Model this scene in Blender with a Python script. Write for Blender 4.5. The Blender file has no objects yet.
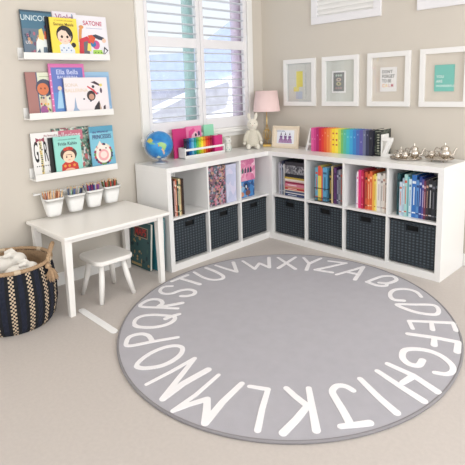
import bpy, math, random
from mathutils import Matrix, Vector
C = bpy.context.scene.collection
PI = math.pi
R = math.radians

# ------------------------------------------------------------------ camera
def camera():
    pos = Vector((3.04477, -3.43352, 1.30774))
    yaw, pitch, roll = 2.378779, -0.161518, -0.032470
    f = Vector((math.cos(pitch) * math.cos(yaw), math.cos(pitch) * math.sin(yaw), math.sin(pitch)))
    rt = Vector((math.sin(yaw), -math.cos(yaw), 0)); up = rt.cross(f)
    r2 = math.cos(roll) * rt + math.sin(roll) * up
    u2 = -math.sin(roll) * rt + math.cos(roll) * up
    cd = bpy.data.cameras.new('camera'); co = bpy.data.objects.new('camera', cd); C.objects.link(co)
    m = Matrix((r2, u2, -f)).transposed().to_4x4(); m.translation = pos
    co.matrix_world = m
    cd.sensor_fit = 'HORIZONTAL'; cd.sensor_width = 36.0
    cd.lens = 479.737 * 36.0 / 465.0
    cd.shift_x = (232.5 - 225.226) / 465.0
    cd.shift_y = (165.106 - 232.5) / 465.0
    cd.clip_start = 0.02; cd.clip_end = 200
    bpy.context.scene.camera = co
camera()

# ------------------------------------------------------------------ light
w = bpy.data.worlds.new('world'); bpy.context.scene.world = w; w.use_nodes = True
bg = w.node_tree.nodes['Background']
bg.inputs[0].default_value = (0.985, 0.99, 1.0, 1); bg.inputs[1].default_value = 1.0

def area(name, loc, target, sx, sy, power, col=(1, 1, 1)):
    l = bpy.data.lights.new(name, 'AREA'); l.shape = 'RECTANGLE'; l.size = sx; l.size_y = sy
    l.energy = power; l.color = col
    o = bpy.data.objects.new(name, l); C.objects.link(o); o.location = loc
    o.rotation_euler = (Vector(target) - Vector(loc)).to_track_quat('-Z', 'Y').to_euler()
    return o
area('daylight_right', (5.0, -1.6, 1.75), (0.4, -1.5, 0.5), 3.0, 1.9, 66, (0.97, 0.985, 1.0))
area('fill_front', (2.6, -5.7, 1.9), (1.0, -0.4, 1.1), 3.0, 1.9, 30, (0.98, 0.99, 1.0))  # unseen fill light added behind the camera for gentle shading
sl = bpy.data.lights.new('sun', 'SUN'); sl.energy = 5.0; sl.angle = R(1); sl.color = (1.0, 0.98, 0.95)
so_ = bpy.data.objects.new('sun', sl); C.objects.link(so_); so_.rotation_euler = Vector((-0.55, -0.25, -0.85)).to_track_quat('-Z', 'Y').to_euler()
sc = bpy.context.scene
sc.view_settings.view_transform = 'Standard'; sc.view_settings.look = 'None'
sc.view_settings.gamma = 1.0; sc.view_settings.exposure = 0.13
sc.view_settings.use_curve_mapping = False

# ------------------------------------------------------------------ materials
def lin(c):
    return tuple(((x / 255) / 12.92 if x / 255 <= 0.04045 else ((x / 255 + 0.055) / 1.055) ** 2.4) for x in c)
MATS = {}
def mat(name, rgb, rough=0.6, metal=0.0, noise=0.0, scale=20, bump=0.0, spec=0.5, bscale=None, sheen=0.0):
    if name in MATS: return MATS[name]
    m = bpy.data.materials.new(name); m.use_nodes = True; nt = m.node_tree; b = nt.nodes['Principled BSDF']
    c = lin(rgb)
    b.inputs['Base Color'].default_value = (*c, 1)
    b.inputs['Roughness'].default_value = rough; b.inputs['Metallic'].default_value = metal
    b.inputs['Specular IOR Level'].default_value = spec
    if sheen: b.inputs['Sheen Weight'].default_value = sheen
    if noise or bump:
        tc = nt.nodes.new('ShaderNodeTexCoord')
        n = nt.nodes.new('ShaderNodeTexNoise'); n.inputs['Scale'].default_value = scale; n.inputs['Detail'].default_value = 5
        nt.links.new(tc.outputs['Object'], n.inputs['Vector'])
        if noise:
            r = nt.nodes.new('ShaderNodeValToRGB')
            r.color_ramp.elements[0].position = 0.3; r.color_ramp.elements[1].position = 0.7
            r.color_ramp.elements[0].color = (*[x * (1 - noise) for x in c], 1)
            r.color_ramp.elements[1].color = (*[min(1, x * (1 + noise)) for x in c], 1)
            nt.links.new(n.outputs['Fac'], r.inputs['Fac']); nt.links.new(r.outputs['Color'], b.inputs['Base Color'])
        if bump:
            n2 = n
            if bscale:
                n2 = nt.nodes.new('ShaderNodeTexNoise'); n2.inputs['Scale'].default_value = bscale; n2.inputs['Detail'].default_value = 3
                nt.links.new(tc.outputs['Object'], n2.inputs['Vector'])
            bp = nt.nodes.new('ShaderNodeBump'); bp.inputs['Strength'].default_value = bump; bp.inputs['Distance'].default_value = 0.004
            nt.links.new(n2.outputs['Fac'], bp.inputs['Height']); nt.links.new(bp.outputs['Normal'], b.inputs['Normal'])
    MATS[name] = m; return m
def col(rgb, rough=0.5):
    return mat('paint_%d_%d_%d' % tuple(rgb), rgb, rough)

def spotted(name, cols, scale=40, rough=0.45):
    """printed pattern: voronoi cells taking one of several colours"""
    if name in MATS: return MATS[name]
    m = bpy.data.materials.new(name); m.use_nodes = True; nt = m.node_tree; b = nt.nodes['Principled BSDF']
    b.inputs['Roughness'].default_value = rough
    tc = nt.nodes.new('ShaderNodeTexCoord'); v = nt.nodes.new('ShaderNodeTexVoronoi'); v.inputs['Scale'].default_value = scale
    nt.links.new(tc.outputs['Object'], v.inputs['Vector'])
    sp = nt.nodes.new('ShaderNodeSeparateColor'); nt.links.new(v.outputs['Color'], sp.inputs[0])
    r = nt.nodes.new('ShaderNodeValToRGB'); r.color_ramp.interpolation = 'CONSTANT'
    while len(r.color_ramp.elements) < len(cols): r.color_ramp.elements.new(0.5)
    for i, c in enumerate(cols):
        r.color_ramp.elements[i].position = i / len(cols); r.color_ramp.elements[i].color = (*lin(c), 1)
    nt.links.new(sp.outputs[0], r.inputs['Fac']); nt.links.new(r.outputs['Color'], b.inputs['Base Color'])
    MATS[name] = m; return m

def glassy(name, tint=(255, 255, 255), gloss=0.1, alpha=0.0, rough=0.02):
    """clear sheet: transparent with a fresnel reflection; alpha adds a milky diffuse share"""
    if name in MATS: return MATS[name]
    m = bpy.data.materials.new(name); m.use_nodes = True; nt = m.node_tree; nt.nodes.clear()
    out = nt.nodes.new('ShaderNodeOutputMaterial'); t = nt.nodes.new('ShaderNodeBsdfTransparent'); g = nt.nodes.new('ShaderNodeBsdfGlossy')
    t.inputs[0].default_value = (*lin(tint), 1) if alpha == 0 else (1, 1, 1, 1)
    g.inputs['Roughness'].default_value = rough
    fr = nt.nodes.new('ShaderNodeFresnel'); fr.inputs[0].default_value = 1.5
    ad = nt.nodes.new('ShaderNodeMath'); ad.operation = 'ADD'; ad.inputs[1].default_value = gloss; ad.use_clamp = True
    nt.links.new(fr.outputs[0], ad.inputs[0])
    ge = nt.nodes.new('ShaderNodeNewGeometry'); fs_ = nt.nodes.new('ShaderNodeMath'); fs_.operation = 'SUBTRACT'; fs_.inputs[0].default_value = 1.0
    nt.links.new(ge.outputs['Backfacing'], fs_.inputs[1])
    mu = nt.nodes.new('ShaderNodeMath'); mu.operation = 'MULTIPLY'; nt.links.new(ad.outputs[0], mu.inputs[0]); nt.links.new(fs_.outputs[0], mu.inputs[1])
    mx = nt.nodes.new('ShaderNodeMixShader'); nt.links.new(mu.outputs[0], mx.inputs[0])
    nt.links.new(t.outputs[0], mx.inputs[1]); nt.links.new(g.outputs[0], mx.inputs[2])
    last = mx
    if alpha > 0:
        d = nt.nodes.new('ShaderNodeBsdfDiffuse'); d.inputs[0].default_value = (*lin(tint), 1)
        tr = nt.nodes.new('ShaderNodeBsdfTranslucent'); tr.inputs[0].default_value = (*lin(tint), 1)
        a = nt.nodes.new('ShaderNodeMixShader'); a.inputs[0].default_value = 0.6
        nt.links.new(d.outputs[0], a.inputs[1]); nt.links.new(tr.outputs[0], a.inputs[2])
        m2 = nt.nodes.new('ShaderNodeMixShader'); m2.inputs[0].default_value = alpha
        nt.links.new(mx.outputs[0], m2.inputs[1]); nt.links.new(a.outputs[0], m2.inputs[2]); last = m2
    nt.links.new(last.outputs[0], out.inputs[0]); MATS[name] = m; return m

# ------------------------------------------------------------------ mesh builder
class MB:
    def __init__(s): s.v = []; s.f = []; s.mi = []; s.sm = []; s.mats = []
    def idx(s, m):
        if m not in s.mats: s.mats.append(m)
        return s.mats.index(m)
    def add(s, vs, fs, m, M=None, smooth=False):
        o = len(s.v); i = s.idx(m)
        for p in vs:
            p = Vector(p)
            s.v.append(tuple(M @ p) if M is not None else tuple(p))
        for f in fs: s.f.append(tuple(a + o for a in f)); s.mi.append(i); s.sm.append(smooth)
        return s
    def box(s, x0, x1, y0, y1, z0, z1, m, M=None):
        vs = [(x, y, z) for x in (x0, x1) for y in (y0, y1) for z in (z0, z1)]
        return s.add(vs, [(0, 1, 3, 2), (4, 6, 7, 5), (0, 4, 5, 1), (2, 3, 7, 6), (0, 2, 6, 4), (1, 5, 7, 3)], m, M)
    def prism(s, pts, y0, y1, m, M=None):
        """outline (x, z) extruded along y; y0 is the front"""
        n = len(pts); a = sum(pts[i][0] * pts[(i + 1) % n][1] - pts[(i + 1) % n][0] * pts[i][1] for i in range(n))
        if a < 0: pts = pts[::-1]
        vs = [(x, y0, z) for x, z in pts] + [(x, y1, z) for x, z in pts]
        fs = [tuple(range(n)), tuple(range(2 * n - 1, n - 1, -1))] + [(i, i + n, (i + 1) % n + n, (i + 1) % n) for i in range(n)]
        return s.add(vs, fs, m, M)
    def slab(s, pts, z0, z1, m, M=None):
        """outline (x, y) extruded along z"""
        n = len(pts); a = sum(pts[i][0] * pts[(i + 1) % n][1] - pts[(i + 1) % n][0] * pts[i][1] for i in range(n))
        if a < 0: pts = pts[::-1]
        vs = [(x, y, z0) for x, y in pts] + [(x, y, z1) for x, y in pts]
        fs = [tuple(range(n - 1, -1, -1)), tuple(range(n, 2 * n))] + [(i, (i + 1) % n, (i + 1) % n + n, i + n) for i in range(n)]
        return s.add(vs, fs, m, M)
    def disc(s, cx, cz, r, y, m, M=None, n=20, ry=None, t=0.0008):
        ry = ry or r
        return s.prism([(cx + r * math.cos(2 * PI * k / n), cz + ry * math.sin(2 * PI * k / n)) for k in range(n)], y - t, y, m, M)
    def lathe(s, prof, m, c=(0, 0, 0), n=32, M=None, sx=1, sy=1, cap=True, smooth=True):
        vs = []; fs = []
        for r, z in prof:
            for k in range(n):
                a = 2 * PI * k / n; vs.append((c[0] + r * sx * math.cos(a), c[1] + r * sy * math.sin(a), c[2] + z))
        for i in range(len(prof) - 1):
            for k in range(n):
                k2 = (k + 1) % n; fs.append((i * n + k, i * n + k2, (i + 1) * n + k2, (i + 1) * n + k))
        s.add(vs, fs, m, M, smooth)
        if cap:
            b = len(s.v) - len(vs)
            for ring, rev in ((0, True), (len(prof) - 1, False)):
                f = [b + ring * n + k for k in range(n)]
                s.f.append(tuple(f[::-1] if rev else f)); s.mi.append(s.idx(m)); s.sm.append(False)
        return s
    def ball(s, c, r, m, M=None, n=20, k=12):
        if not isinstance(r, (tuple, list)): r = (r, r, r)
        prof = [(max(0.0005, math.sin(PI * i / k)), -math.cos(PI * i / k)) for i in range(k + 1)]
        T = Matrix.Translation(c) @ Matrix.Diagonal((*r, 1))
        return s.lathe(prof, m, n=n, M=(M @ T if M is not None else T))
    def tube(s, pts, r, m, n=8, closed=False, M=None):
        P = [Vector(p) for p in pts]; L = len(P)
        rs = r if isinstance(r, (list, tuple)) else [r] * L
        vs = []; fs = []; prev = None
        for i, p in enumerate(P):
            if closed: t = P[(i + 1) % L] - P[i - 1]
            else: t = P[min(i + 1, L - 1)] - P[max(i - 1, 0)]
            t.normalize()
            if prev is None:
                u = t.orthogonal().normalized()
            else:
                u = prev - t * prev.dot(t)
                u = u.normalized() if u.length > 1e-6 else t.orthogonal().normalized()
            prev = u; v = t.cross(u)
            for k in range(n):
                a = 2 * PI * k / n; vs.append(p + rs[i] * (math.cos(a) * u + math.sin(a) * v))
        for i in range(L if closed else L - 1):
            j = (i + 1) % L
            for k in range(n):
                k2 = (k + 1) % n; fs.append((i * n + k, i * n + k2, j * n + k2, j * n + k))
        if not closed: fs += [tuple(range(n - 1, -1, -1)), tuple((L - 1) * n + k for k in range(n))]
        return s.add(vs, fs, m, M, n > 5)
    def text(s, t, size, m, cx, z, y, M=None, sx=1.0, thick=0.0006, align='CENTER'):
        """lettering standing in the xz plane, facing -y"""
        cu = bpy.data.curves.new('lettering', 'FONT'); cu.body = t; cu.size = size; cu.extrude = thick / 2
        cu.align_x = align; cu.align_y = 'CENTER'; cu.offset = size * 0.012
        ob = bpy.data.objects.new('lettering', cu); C.objects.link(ob)
        dg = bpy.context.evaluated_depsgraph_get(); me = bpy.data.meshes.new_from_object(ob.evaluated_get(dg))
        T = Matrix.Translation((cx, y - thick / 2, z)) @ Matrix.Rotation(PI / 2, 4, 'X') @ Matrix.Diagonal((sx, 1, 1, 1))
        s.add([v.co.copy() for v in me.vertices], [tuple(p.vertices) for p in me.polygons], m, (M @ T if M is not None else T))
        bpy.data.objects.remove(ob); bpy.data.curves.remove(cu); bpy.data.meshes.remove(me)
        return s
    def build(s, name, parent=None, loc=None, bevel=0.0, seg=2, M=None):
        me = bpy.data.meshes.new(name); me.from_pydata(s.v, [], s.f); me.update()
        for m in s.mats: me.materials.append(m)
        me.polygons.foreach_set('material_index', s.mi); me.polygons.foreach_set('use_smooth', s.sm)
        o = bpy.data.objects.new(name, me); C.objects.link(o)
        if parent: o.parent = parent
        if loc: o.location = loc
        if bevel:
            b = o.modifiers.new('bevel', 'BEVEL'); b.width = bevel; b.segments = seg; b.limit_method = 'ANGLE'; b.angle_limit = R(40)
        return o

def thing(name, label, cat, loc=(0, 0, 0), rot=(0, 0, 0), group=None):
    o = bpy.data.objects.new(name, None); C.objects.link(o); o.location = loc; o.rotation_euler = rot
    o.empty_display_size = 0.05
    o['label'] = label; o['category'] = cat
    if group: o['group'] = group
    return o
def tag(o, label, cat, group=None, kind=None):
    o['label'] = label; o['category'] = cat
    if group: o['group'] = group
    if kind: o['kind'] = kind
    return o
def struct(o, label=None):
    o['kind'] = 'structure'
    if label: o['label'] = label
    return o
def dup(root, loc, rot=None, label=None, group=None):
    r = root.copy(); C.objects.link(r); r.location = loc
    if rot is not None: r.rotation_euler = rot
    if label: r['label'] = label
    if group: r['group'] = group
    for ch in list(root.children):
        c = ch.copy(); C.objects.link(c); c.parent = r
        for g in list(ch.children):
            d = g.copy(); C.objects.link(d); d.parent = c
    return r

def catmull(pts, n=6, closed=False):
    if closed: pts = pts[:-1] if pts[0] == pts[-1] else pts
    L = len(pts); out = []
    g = (lambda i: pts[i % L]) if closed else (lambda i: pts[max(0, min(L - 1, i))])
    for i in range(L if closed else L - 1):
        p0, p1, p2, p3 = g(i - 1), g(i), g(i + 1), g(i + 2)
        for k in range(n):
            t = k / n
            out.append(tuple(0.5 * (2 * b + (c - a) * t + (2 * a - 5 * b + 4 * c - d) * t * t + (3 * b - a - 3 * c + d) * t ** 3)
                             for a, b, c, d in zip(p0, p1, p2, p3)))
    out.append(pts[0] if closed else pts[-1])
    return out

WHITE = mat('white_lacquer', (240, 239, 237), 0.32)
WHITEM = mat('white_matt_paint', (238, 237, 234), 0.55)
PAGE = mat('book_pages', (232, 226, 212), 0.8)
BLACK = col((22, 22, 24), 0.5)

# ------------------------------------------------------------------ setting
WALL = mat('beige_wall_paint', (211, 204, 193), 0.85, noise=0.01, scale=3, bump=0.05, bscale=220)
CARPET = mat('beige_carpet', (203, 195, 189), 0.95, noise=0.03, scale=60, bump=0.6, bscale=420, spec=0.1, sheen=0.15)
XA, YB = -0.02, 0.02          # wall planes
m = MB(); m.box(-0.2, 5.2, -6.0, 0.2, -0.05, 0.0, CARPET); struct(m.build('floor'), 'beige looped carpet floor')
m = MB(); m.box(-0.2, 5.2, -6.0, 0.2, 2.75, 2.85, mat('white_ceiling', (240, 238, 234), 0.9)); struct(m.build('ceiling'), 'plain white ceiling')
# left wall with the window opening
WY0, WY1, WZ0, WZ1 = -1.345, -0.165, 0.925, 2.40
m = MB()
m.box(XA - 0.16, XA, -6.0, WY0, 0, 2.75, WALL); m.box(XA - 0.16, XA, WY1, YB + 0.16, 0, 2.75, WALL)
m.box(XA - 0.16, XA, WY0, WY1, 0, WZ0, WALL); m.box(XA - 0.16, XA, WY0, WY1, WZ1, 2.75, WALL)
struct(m.build('wall_left'), 'beige wall with the book ledges and the window')
m = MB(); m.box(XA, 5.2, YB, YB + 0.16, 0, 2.75, WALL); struct(m.build('wall_back'), 'beige wall with the framed pictures')
m = MB(); m.box(XA, XA + 0.012, -6.0, -0.0, 0, 0.09, WHITEM); struct(m.build('baseboard_left', bevel=0.003))
m = MB(); m.box(0.0, 5.2, YB - 0.012, YB, 0, 0.09, WHITEM); struct(m.build('baseboard_back', bevel=0.003))

# window: casing, reveal, sashes and glass
win = bpy.data.objects.new('window_1', None); C.objects.link(win); struct(win, 'white window behind plantation shutters')
m = MB()
fx0, fx1 = XA, XA + 0.028
m.box(fx0, fx1, WY0 - 0.03, WY0 + 0.035, 0.93, 2.46, WHITEM); m.box(fx0, fx1, WY1 - 0.035, WY1 + 0.03, 0.93, 2.46, WHITEM)
m.box(fx0, fx1, WY0 + 0.035, WY1 - 0.035, 2.38, 2.46, WHITEM)
m.box(-0.045, 0.0, WY0 + 0.035, WY1 - 0.035, 0.926, 0.9535, WHITEM); m.build('window_frame', win, bevel=0.004)
m = MB(); m.box(XA, XA + 0.05, WY0 - 0.04, WY1 + 0.04, 0.912, 0.935, WHITEM); m.box(XA, XA + 0.02, WY0 - 0.03, WY1 + 0.03, 0.875, 0.912, WHITEM)
m.build('window_sill', win, bevel=0.004)
SASH = mat('window_sash', (238, 240, 244), 0.4)
m = MB()
for y0, y1 in ((WY0, -0.765), (-0.765, WY1)):
    for a, b in ((y0, y0 + 0.04), (y1 - 0.04, y1)): m.box(-0.165, -0.125, a, b, WZ0, WZ1, SASH)
    for a, b in ((WZ0, WZ0 + 0.05), (1.655, 1.695), (WZ1 - 0.05, WZ1)): m.box(-0.163, -0.127, y0 + 0.04, y1 - 0.04, a, b, SASH)
m.build('sash', win, bevel=0.003)
m = MB(); m.box(-0.148, -0.144, WY0 + 0.03, WY1 - 0.03, WZ0 + 0.04, WZ1 - 0.04, glassy('window_glass', (250, 253, 255), 0.0))
m.build('pane', win)

LOUV = mat('shutter_louver', (226, 230, 236), 0.45)
SHUT = mat('shutter_paint', (236, 235, 238), 0.45)
def shutter(y0, y1, label, oy0, oy1, hinge):
    t = thing('window_shutter', label, 'shutter', (0, 0, 0), group='plantation shutters on the window')
    x0, x1 = -0.03, 0.0
    for a, b in ((y0, oy0), (oy1, y1)):
        m = MB(); m.box(x0, x1, a, b, 0.955, 2.34, SHUT); m.build('stile', t, bevel=0.003)
    for a, b in ((0.955, 1.047), (1.627, 1.703), (2.27, 2.34)):
        m = MB(); m.box(x0 + 0.001, x1 - 0.001, oy0, oy1, a, b, SHUT); m.build('rail', t, bevel=0.003)
    zs = [1.047 + 0.0725 * (i + 0.5) for i in range(8)] + [1.703 + 0.0709 * (i + 0.5) for i in range(8)]
    for z in zs:
        m = MB(); pr = [(0.031 * math.cos(a), 0.0048 * math.sin(a)) for a in [2 * PI * k / 14 for k in range(14)]]
        A = R(3); pr = [(-0.015 + x * math.cos(A) - q * math.sin(A), z + x * math.sin(A) + q * math.cos(A)) for x, q in pr]
        m.prism(pr, oy0 + 0.002, oy1 - 0.002, LOUV); m.build('louver', t)
    for z in (1.16, 1.72):
        m = MB(); m.box(x1, x1 + 0.004, hinge - 0.004, hinge + 0.004, z - 0.035, z + 0.035, SASH); m.build('hinge', t)
shutter(-1.305, -0.763, 'left white louvered plantation shutter, beside the globe', -1.273, -0.803, -1.300)
shutter(-0.759, -0.205, 'right white louvered plantation shutter, beside the room corner', -0.722, -0.250, -0.210)
def tint_strip(name, y0, y1, tint, label):  # translucent strips added for the tinted reflections behind the shutters
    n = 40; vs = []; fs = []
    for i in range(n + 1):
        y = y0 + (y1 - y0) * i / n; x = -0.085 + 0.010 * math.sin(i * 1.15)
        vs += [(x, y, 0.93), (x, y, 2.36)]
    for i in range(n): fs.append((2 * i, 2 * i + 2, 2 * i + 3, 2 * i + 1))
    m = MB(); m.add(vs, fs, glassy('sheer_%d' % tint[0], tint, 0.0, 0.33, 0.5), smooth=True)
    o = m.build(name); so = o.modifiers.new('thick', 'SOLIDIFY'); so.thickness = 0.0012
    tag(o, label, 'curtain')  # added strips for tinted window reflections, no real curtain
tint_strip('sheer_curtain', -0.880, -0.765, (226, 253, 250), 'pale aqua translucent strip added for a window reflection behind the left shutter')  # added reflection strip, no real curtain
tint_strip('sheer_curtain', -0.325, -0.200, (252, 238, 252), 'pale pink translucent strip added for a window reflection behind the right shutter')  # added reflection strip, no real curtain

# neighbouring house seen through the shutters
ROOF = mat('slate_roof', (166, 178, 213), 0.7, noise=0.08, scale=8)
SIDE = mat('pale_siding', (236, 234, 242), 0.8, noise=0.1, scale=6)
TRIMW = mat('house_fascia', (245, 248, 252), 0.6)
h = thing('neighbor_house', 'blue-grey roofed pale house outside the window', 'house', (-4.2, 2.2, -3.0))
m = MB(); m.box(-4, -0.2, -1.6, 3.2, 0, 4.45, SIDE)
for k in range(34): m.box(-0.2, -0.185 + 0.006 * (k % 2), -1.6, 3.2, k * 0.13, k * 0.13 + 0.075, SIDE)
m.build('wall', h)
m = MB(); m.prism([(-1.05, 4.25), (0.45, 4.33), (0.45, 4.98), (-1.0, 4.87)], -0.16, 0.0, ROOF, Matrix.Rotation(PI / 2, 4, 'Z')); m.build('roof', h)
m = MB(); m.prism([(0.45, 4.33), (1.75, 4.58), (1.75, 5.75), (0.45, 4.98)], -0.16, 0.0, ROOF, Matrix.Rotation(PI / 2, 4, 'Z')); m.build('roof', h)
for pts in ([(-0.75, 3.86), (0.45, 4.26), (0.45, 4.31), (-0.75, 3.91)], [(0.45, 4.25), (1.75, 4.52), (1.75, 4.60), (0.45, 4.33)]):
    m = MB(); m.prism(pts, -0.24, -0.05, TRIMW, Matrix.Rotation(PI / 2, 4, 'Z')); m.build('fascia', h)

# ------------------------------------------------------------------ cube shelves
H = 0.761
def cube_unit(n, label, M, name='cube_shelf'):
    """local: width along x from 0, depth y 0..0.39 behind the front, front faces -y"""
    t = thing(name, label, 'shelf unit'); t.matrix_world = M
    W = 0.076 + n * 0.335 + (n - 1) * 0.015
    D = 0.39
    m = MB(); m.box(0, W, 0, D, H - 0.038, H, WHITE); m.build('top_panel', t, bevel=0.0012)
    m = MB(); m.box(0.038, W - 0.038, 0.001, D, 0, 0.052, WHITE); m.build('bottom_panel', t, bevel=0.001)
    for x in (0, W - 0.038):
        m = MB(); m.box(x, x + 0.038, 0, D, 0, H - 0.038, WHITE); m.build('side_panel', t, bevel=0.001)
    for i in range(1, n):
        x = 0.038 + i * 0.35 - 0.015
        m = MB(); m.box(x, x + 0.015, 0.001, D, 0.052, H - 0.038, WHITE); m.build('divider', t, bevel=0.001)
    for i in range(n):
        x = 0.038 + i * 0.35
        m = MB(); m.box(x, x + 0.335, 0.001, D, 0.379, 0.395, WHITE); m.build('shelf', t, bevel=0.001)
    m = MB(); m.box(0.02, W - 0.02, D, D + 0.004, 0.03, H - 0.02, WHITEM); m.build('back_panel', t)
    return t
MA = Matrix.Translation((0.39, -1.461, 0)) @ Matrix.Rotation(PI / 2, 4, 'Z')
MBm = Matrix.Translation((0.3915, -0.39, 0))
cube_unit(4, 'white cube shelf unit under the window, globe on its top', MA)
cube_unit(4, 'white cube shelf unit under the framed pictures, rainbow books on its top', MBm)

# woven baskets
def weave():
    m = bpy.data.materials.new('charcoal_weave'); m.use_nodes = True; nt = m.node_tree; b = nt.nodes['Principled BSDF']
    b.inputs['Roughness'].default_value = 0.6
    tc = nt.nodes.new('ShaderNodeTexCoord'); sp = nt.nodes.new('ShaderNodeSeparateXYZ'); nt.links.new(tc.outputs['Object'], sp.inputs[0])
    def sine(sock, k, ph=0):
        a = nt.nodes.new('ShaderNodeMath'); a.operation = 'MULTIPLY_ADD'; a.inputs[1].default_value = k; a.inputs[2].default_value = ph; nt.links.new(sock, a.inputs[0])
        c = nt.nodes.new('ShaderNodeMath'); c.operation = 'SINE'; nt.links.new(a.outputs[0], c.inputs[0]); return c.outputs[0]
    sx = sine(sp.outputs[0], PI / 0.026); sz = sine(sp.outputs[2], PI / 0.021)
    def sq(k):
        a = nt.nodes.new('ShaderNodeMath'); a.operation = 'MULTIPLY'; nt.links.new(k, a.inputs[0]); nt.links.new(k, a.inputs[1]); return a.outputs[0]
    pr = nt.nodes.new('ShaderNodeMath'); pr.operation = 'MULTIPLY'; nt.links.new(sq(sx), pr.inputs[0]); nt.links.new(sq(sz), pr.inputs[1])
    r = nt.nodes.new('ShaderNodeMapRange'); r.inputs[1].default_value = 0; nt.links.new(pr.outputs[0], r.inputs[0])
    cr = nt.nodes.new('ShaderNodeValToRGB'); cr.color_ramp.elements[0].color = (*lin((28, 36, 43)), 1); cr.color_ramp.elements[1].color = (*lin((78, 91, 100)), 1)
    nt.links.new(r.outputs[0], cr.inputs[0]); nt.links.new(cr.outputs[0], b.inputs['Base Color'])
    bp = nt.nodes.new('ShaderNodeBump'); bp.inputs['Strength'].default_value = 0.8; bp.inputs['Distance'].default_value = 0.004
    nt.links.new(r.outputs[0], bp.inputs['Height']); nt.links.new(bp.outputs[0], b.inputs['Normal'])
    return m
WEAVE = weave(); RIMM = mat('charcoal_rim', (46, 54, 62), 0.6); HOLESHADE = mat('basket_inner_shade', (10, 11, 13), 0.9)
def storage_basket():
    t = thing('storage_basket', '', 'basket')
    w, d, hh = 0.318, 0.34, 0.298; hx0, hx1, hz0, hz1 = w * .5 - 0.044, w * .5 + 0.044, 0.240, 0.282
    m = MB()
    m.box(0, hx0, 0, 0.008, 0, hh, WEAVE); m.box(hx1, w, 0, 0.008, 0, hh, WEAVE)
    m.box(hx0, hx1, 0, 0.008, 0, hz0, WEAVE); m.box(hx0, hx1, 0, 0.008, hz1, hh, WEAVE)
    m.box(0, w, d - 0.008, d, 0, hh, WEAVE); m.box(0, 0.008, 0.008, d - 0.008, 0, hh, WEAVE); m.box(w - 0.008, w, 0.008, d - 0.008, 0, hh, WEAVE)
    m.box(0.008, w - 0.008, 0.008, d - 0.008, 0, 0.008, HOLESHADE)
    m.build('body', t)
    m = MB()
    m.tube([(0.004, -0.002, hh), (w - 0.004, -0.002, hh), (w - 0.004, d, hh), (0.004, d, hh)], 0.0065, RIMM, 6, closed=True)
    m.build('rim', t)
    m = MB(); m.tube([(0.004, -0.001, 0.006), (w - 0.004, -0.001, 0.006), (w - 0.004, d, 0.006), (0.004, d, 0.006)], 0.0055, RIMM, 6, closed=True)
    m.build('base_trim', t)
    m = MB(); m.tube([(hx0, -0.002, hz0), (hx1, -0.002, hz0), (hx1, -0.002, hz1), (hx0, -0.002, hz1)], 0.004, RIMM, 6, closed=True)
    m.box(hx0 + 0.002, hx1 - 0.002, 0.010, 0.012, hz0 - 0.01, hz1 + 0.01, HOLESHADE)  # near-black sheet behind the opening, inner shade put into its colour
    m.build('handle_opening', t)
    return t
bk = storage_basket(); G = 'dark woven baskets in the lower cubes'
lab = ['dark woven basket in the lower cube nearest the desk',
       'dark woven basket in the middle lower cube under the window',
       'dark woven basket in the last lower cube before the corner, under the pink box',
       'dark woven basket in the corner lower cube, under the magazine stack',
       'dark woven basket in the lower cube under the wire book rack',
       'dark woven basket in the lower cube under the red and yellow books',
       'dark woven basket in the right-end lower cube, under the blue and black books']
first = True
for i in range(3):
    p = MA @ Vector((0.038 + 0.35 * i + 0.008, 0.028, 0.061)); 
    if first: bk.location = p; bk.rotation_euler = (0, 0, PI / 2); bk['label'] = lab[0]; bk['group'] = G; first = False
    else: dup(bk, p, (0, 0, PI / 2), lab[i], G)
for i in range(4):
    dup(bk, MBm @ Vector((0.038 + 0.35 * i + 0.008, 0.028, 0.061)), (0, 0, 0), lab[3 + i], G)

# ------------------------------------------------------------------ desk and stool
DESK = mat('desk_white_paint', (246, 243, 238), 0.35)
d = thing('childrens_desk', 'white low wooden desk under the book ledges', 'desk', (0.265, -1.940, 0))
m = MB(); m.box(-0.260, 0.280, -0.366, 0.374, 0.480, 0.5, DESK); m.build('tabletop', d, bevel=0.004, seg=3)
for a in ((-0.215, 0.225, -0.335, -0.317), (-0.215, 0.225, 0.317, 0.335), ):
    m = MB(); m.box(*a, 0.445, 0.480, DESK); m.build('apron', d, bevel=0.002)
for a in ((-0.225, -0.207), (0.207, 0.225)):
    m = MB(); m.box(a[0], a[1], -0.317, 0.317, 0.445, 0.480, DESK); m.build('apron', d, bevel=0.002)
for sx in (-1, 1):
    for sy in (-1, 1):
        cx, cy = sx * 0.213, sy * 0.325; m = MB()
        tx, ty, bx_, by_ = cx, cy, cx - sx * 0.002, cy + sy * 0.003
        vs = []
        for (x, y, z, r) in ((bx_, by_, 0, 0.0165), (tx, ty, 0.480, 0.0225)):
            vs += [(x - r, y - r, z), (x + r, y - r, z), (x + r, y + r, z), (x - r, y + r, z)]
        m.add(vs, [(3, 2, 1, 0), (4, 5, 6, 7), (0, 1, 5, 4), (1, 2, 6, 5), (2, 3, 7, 6), (3, 0, 4, 7)], DESK)
        m.build('leg', d, bevel=0.002)
st = thing('childrens_stool', 'white rounded wooden stool pushed under the desk', 'stool', (0.355, -1.955, 0))
def rrect(w, dd, r, n=6, bul=0.0):
    p = []
    for cx, cy, a0 in ((w - r, dd - r, 0), (-w + r, dd - r, 90), (-w + r, -dd + r, 180), (w - r, -dd + r, 270)):
        for k in range(n + 1):
            a = R(a0 + 90 * k / n); p.append((cx + r * math.cos(a), cy + r * math.sin(a)))
    return p
m = MB(); m.slab(rrect(0.138, 0.134, 0.055), 0.245, 0.275, DESK); m.build('seat', st, bevel=0.008, seg=3)
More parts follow.
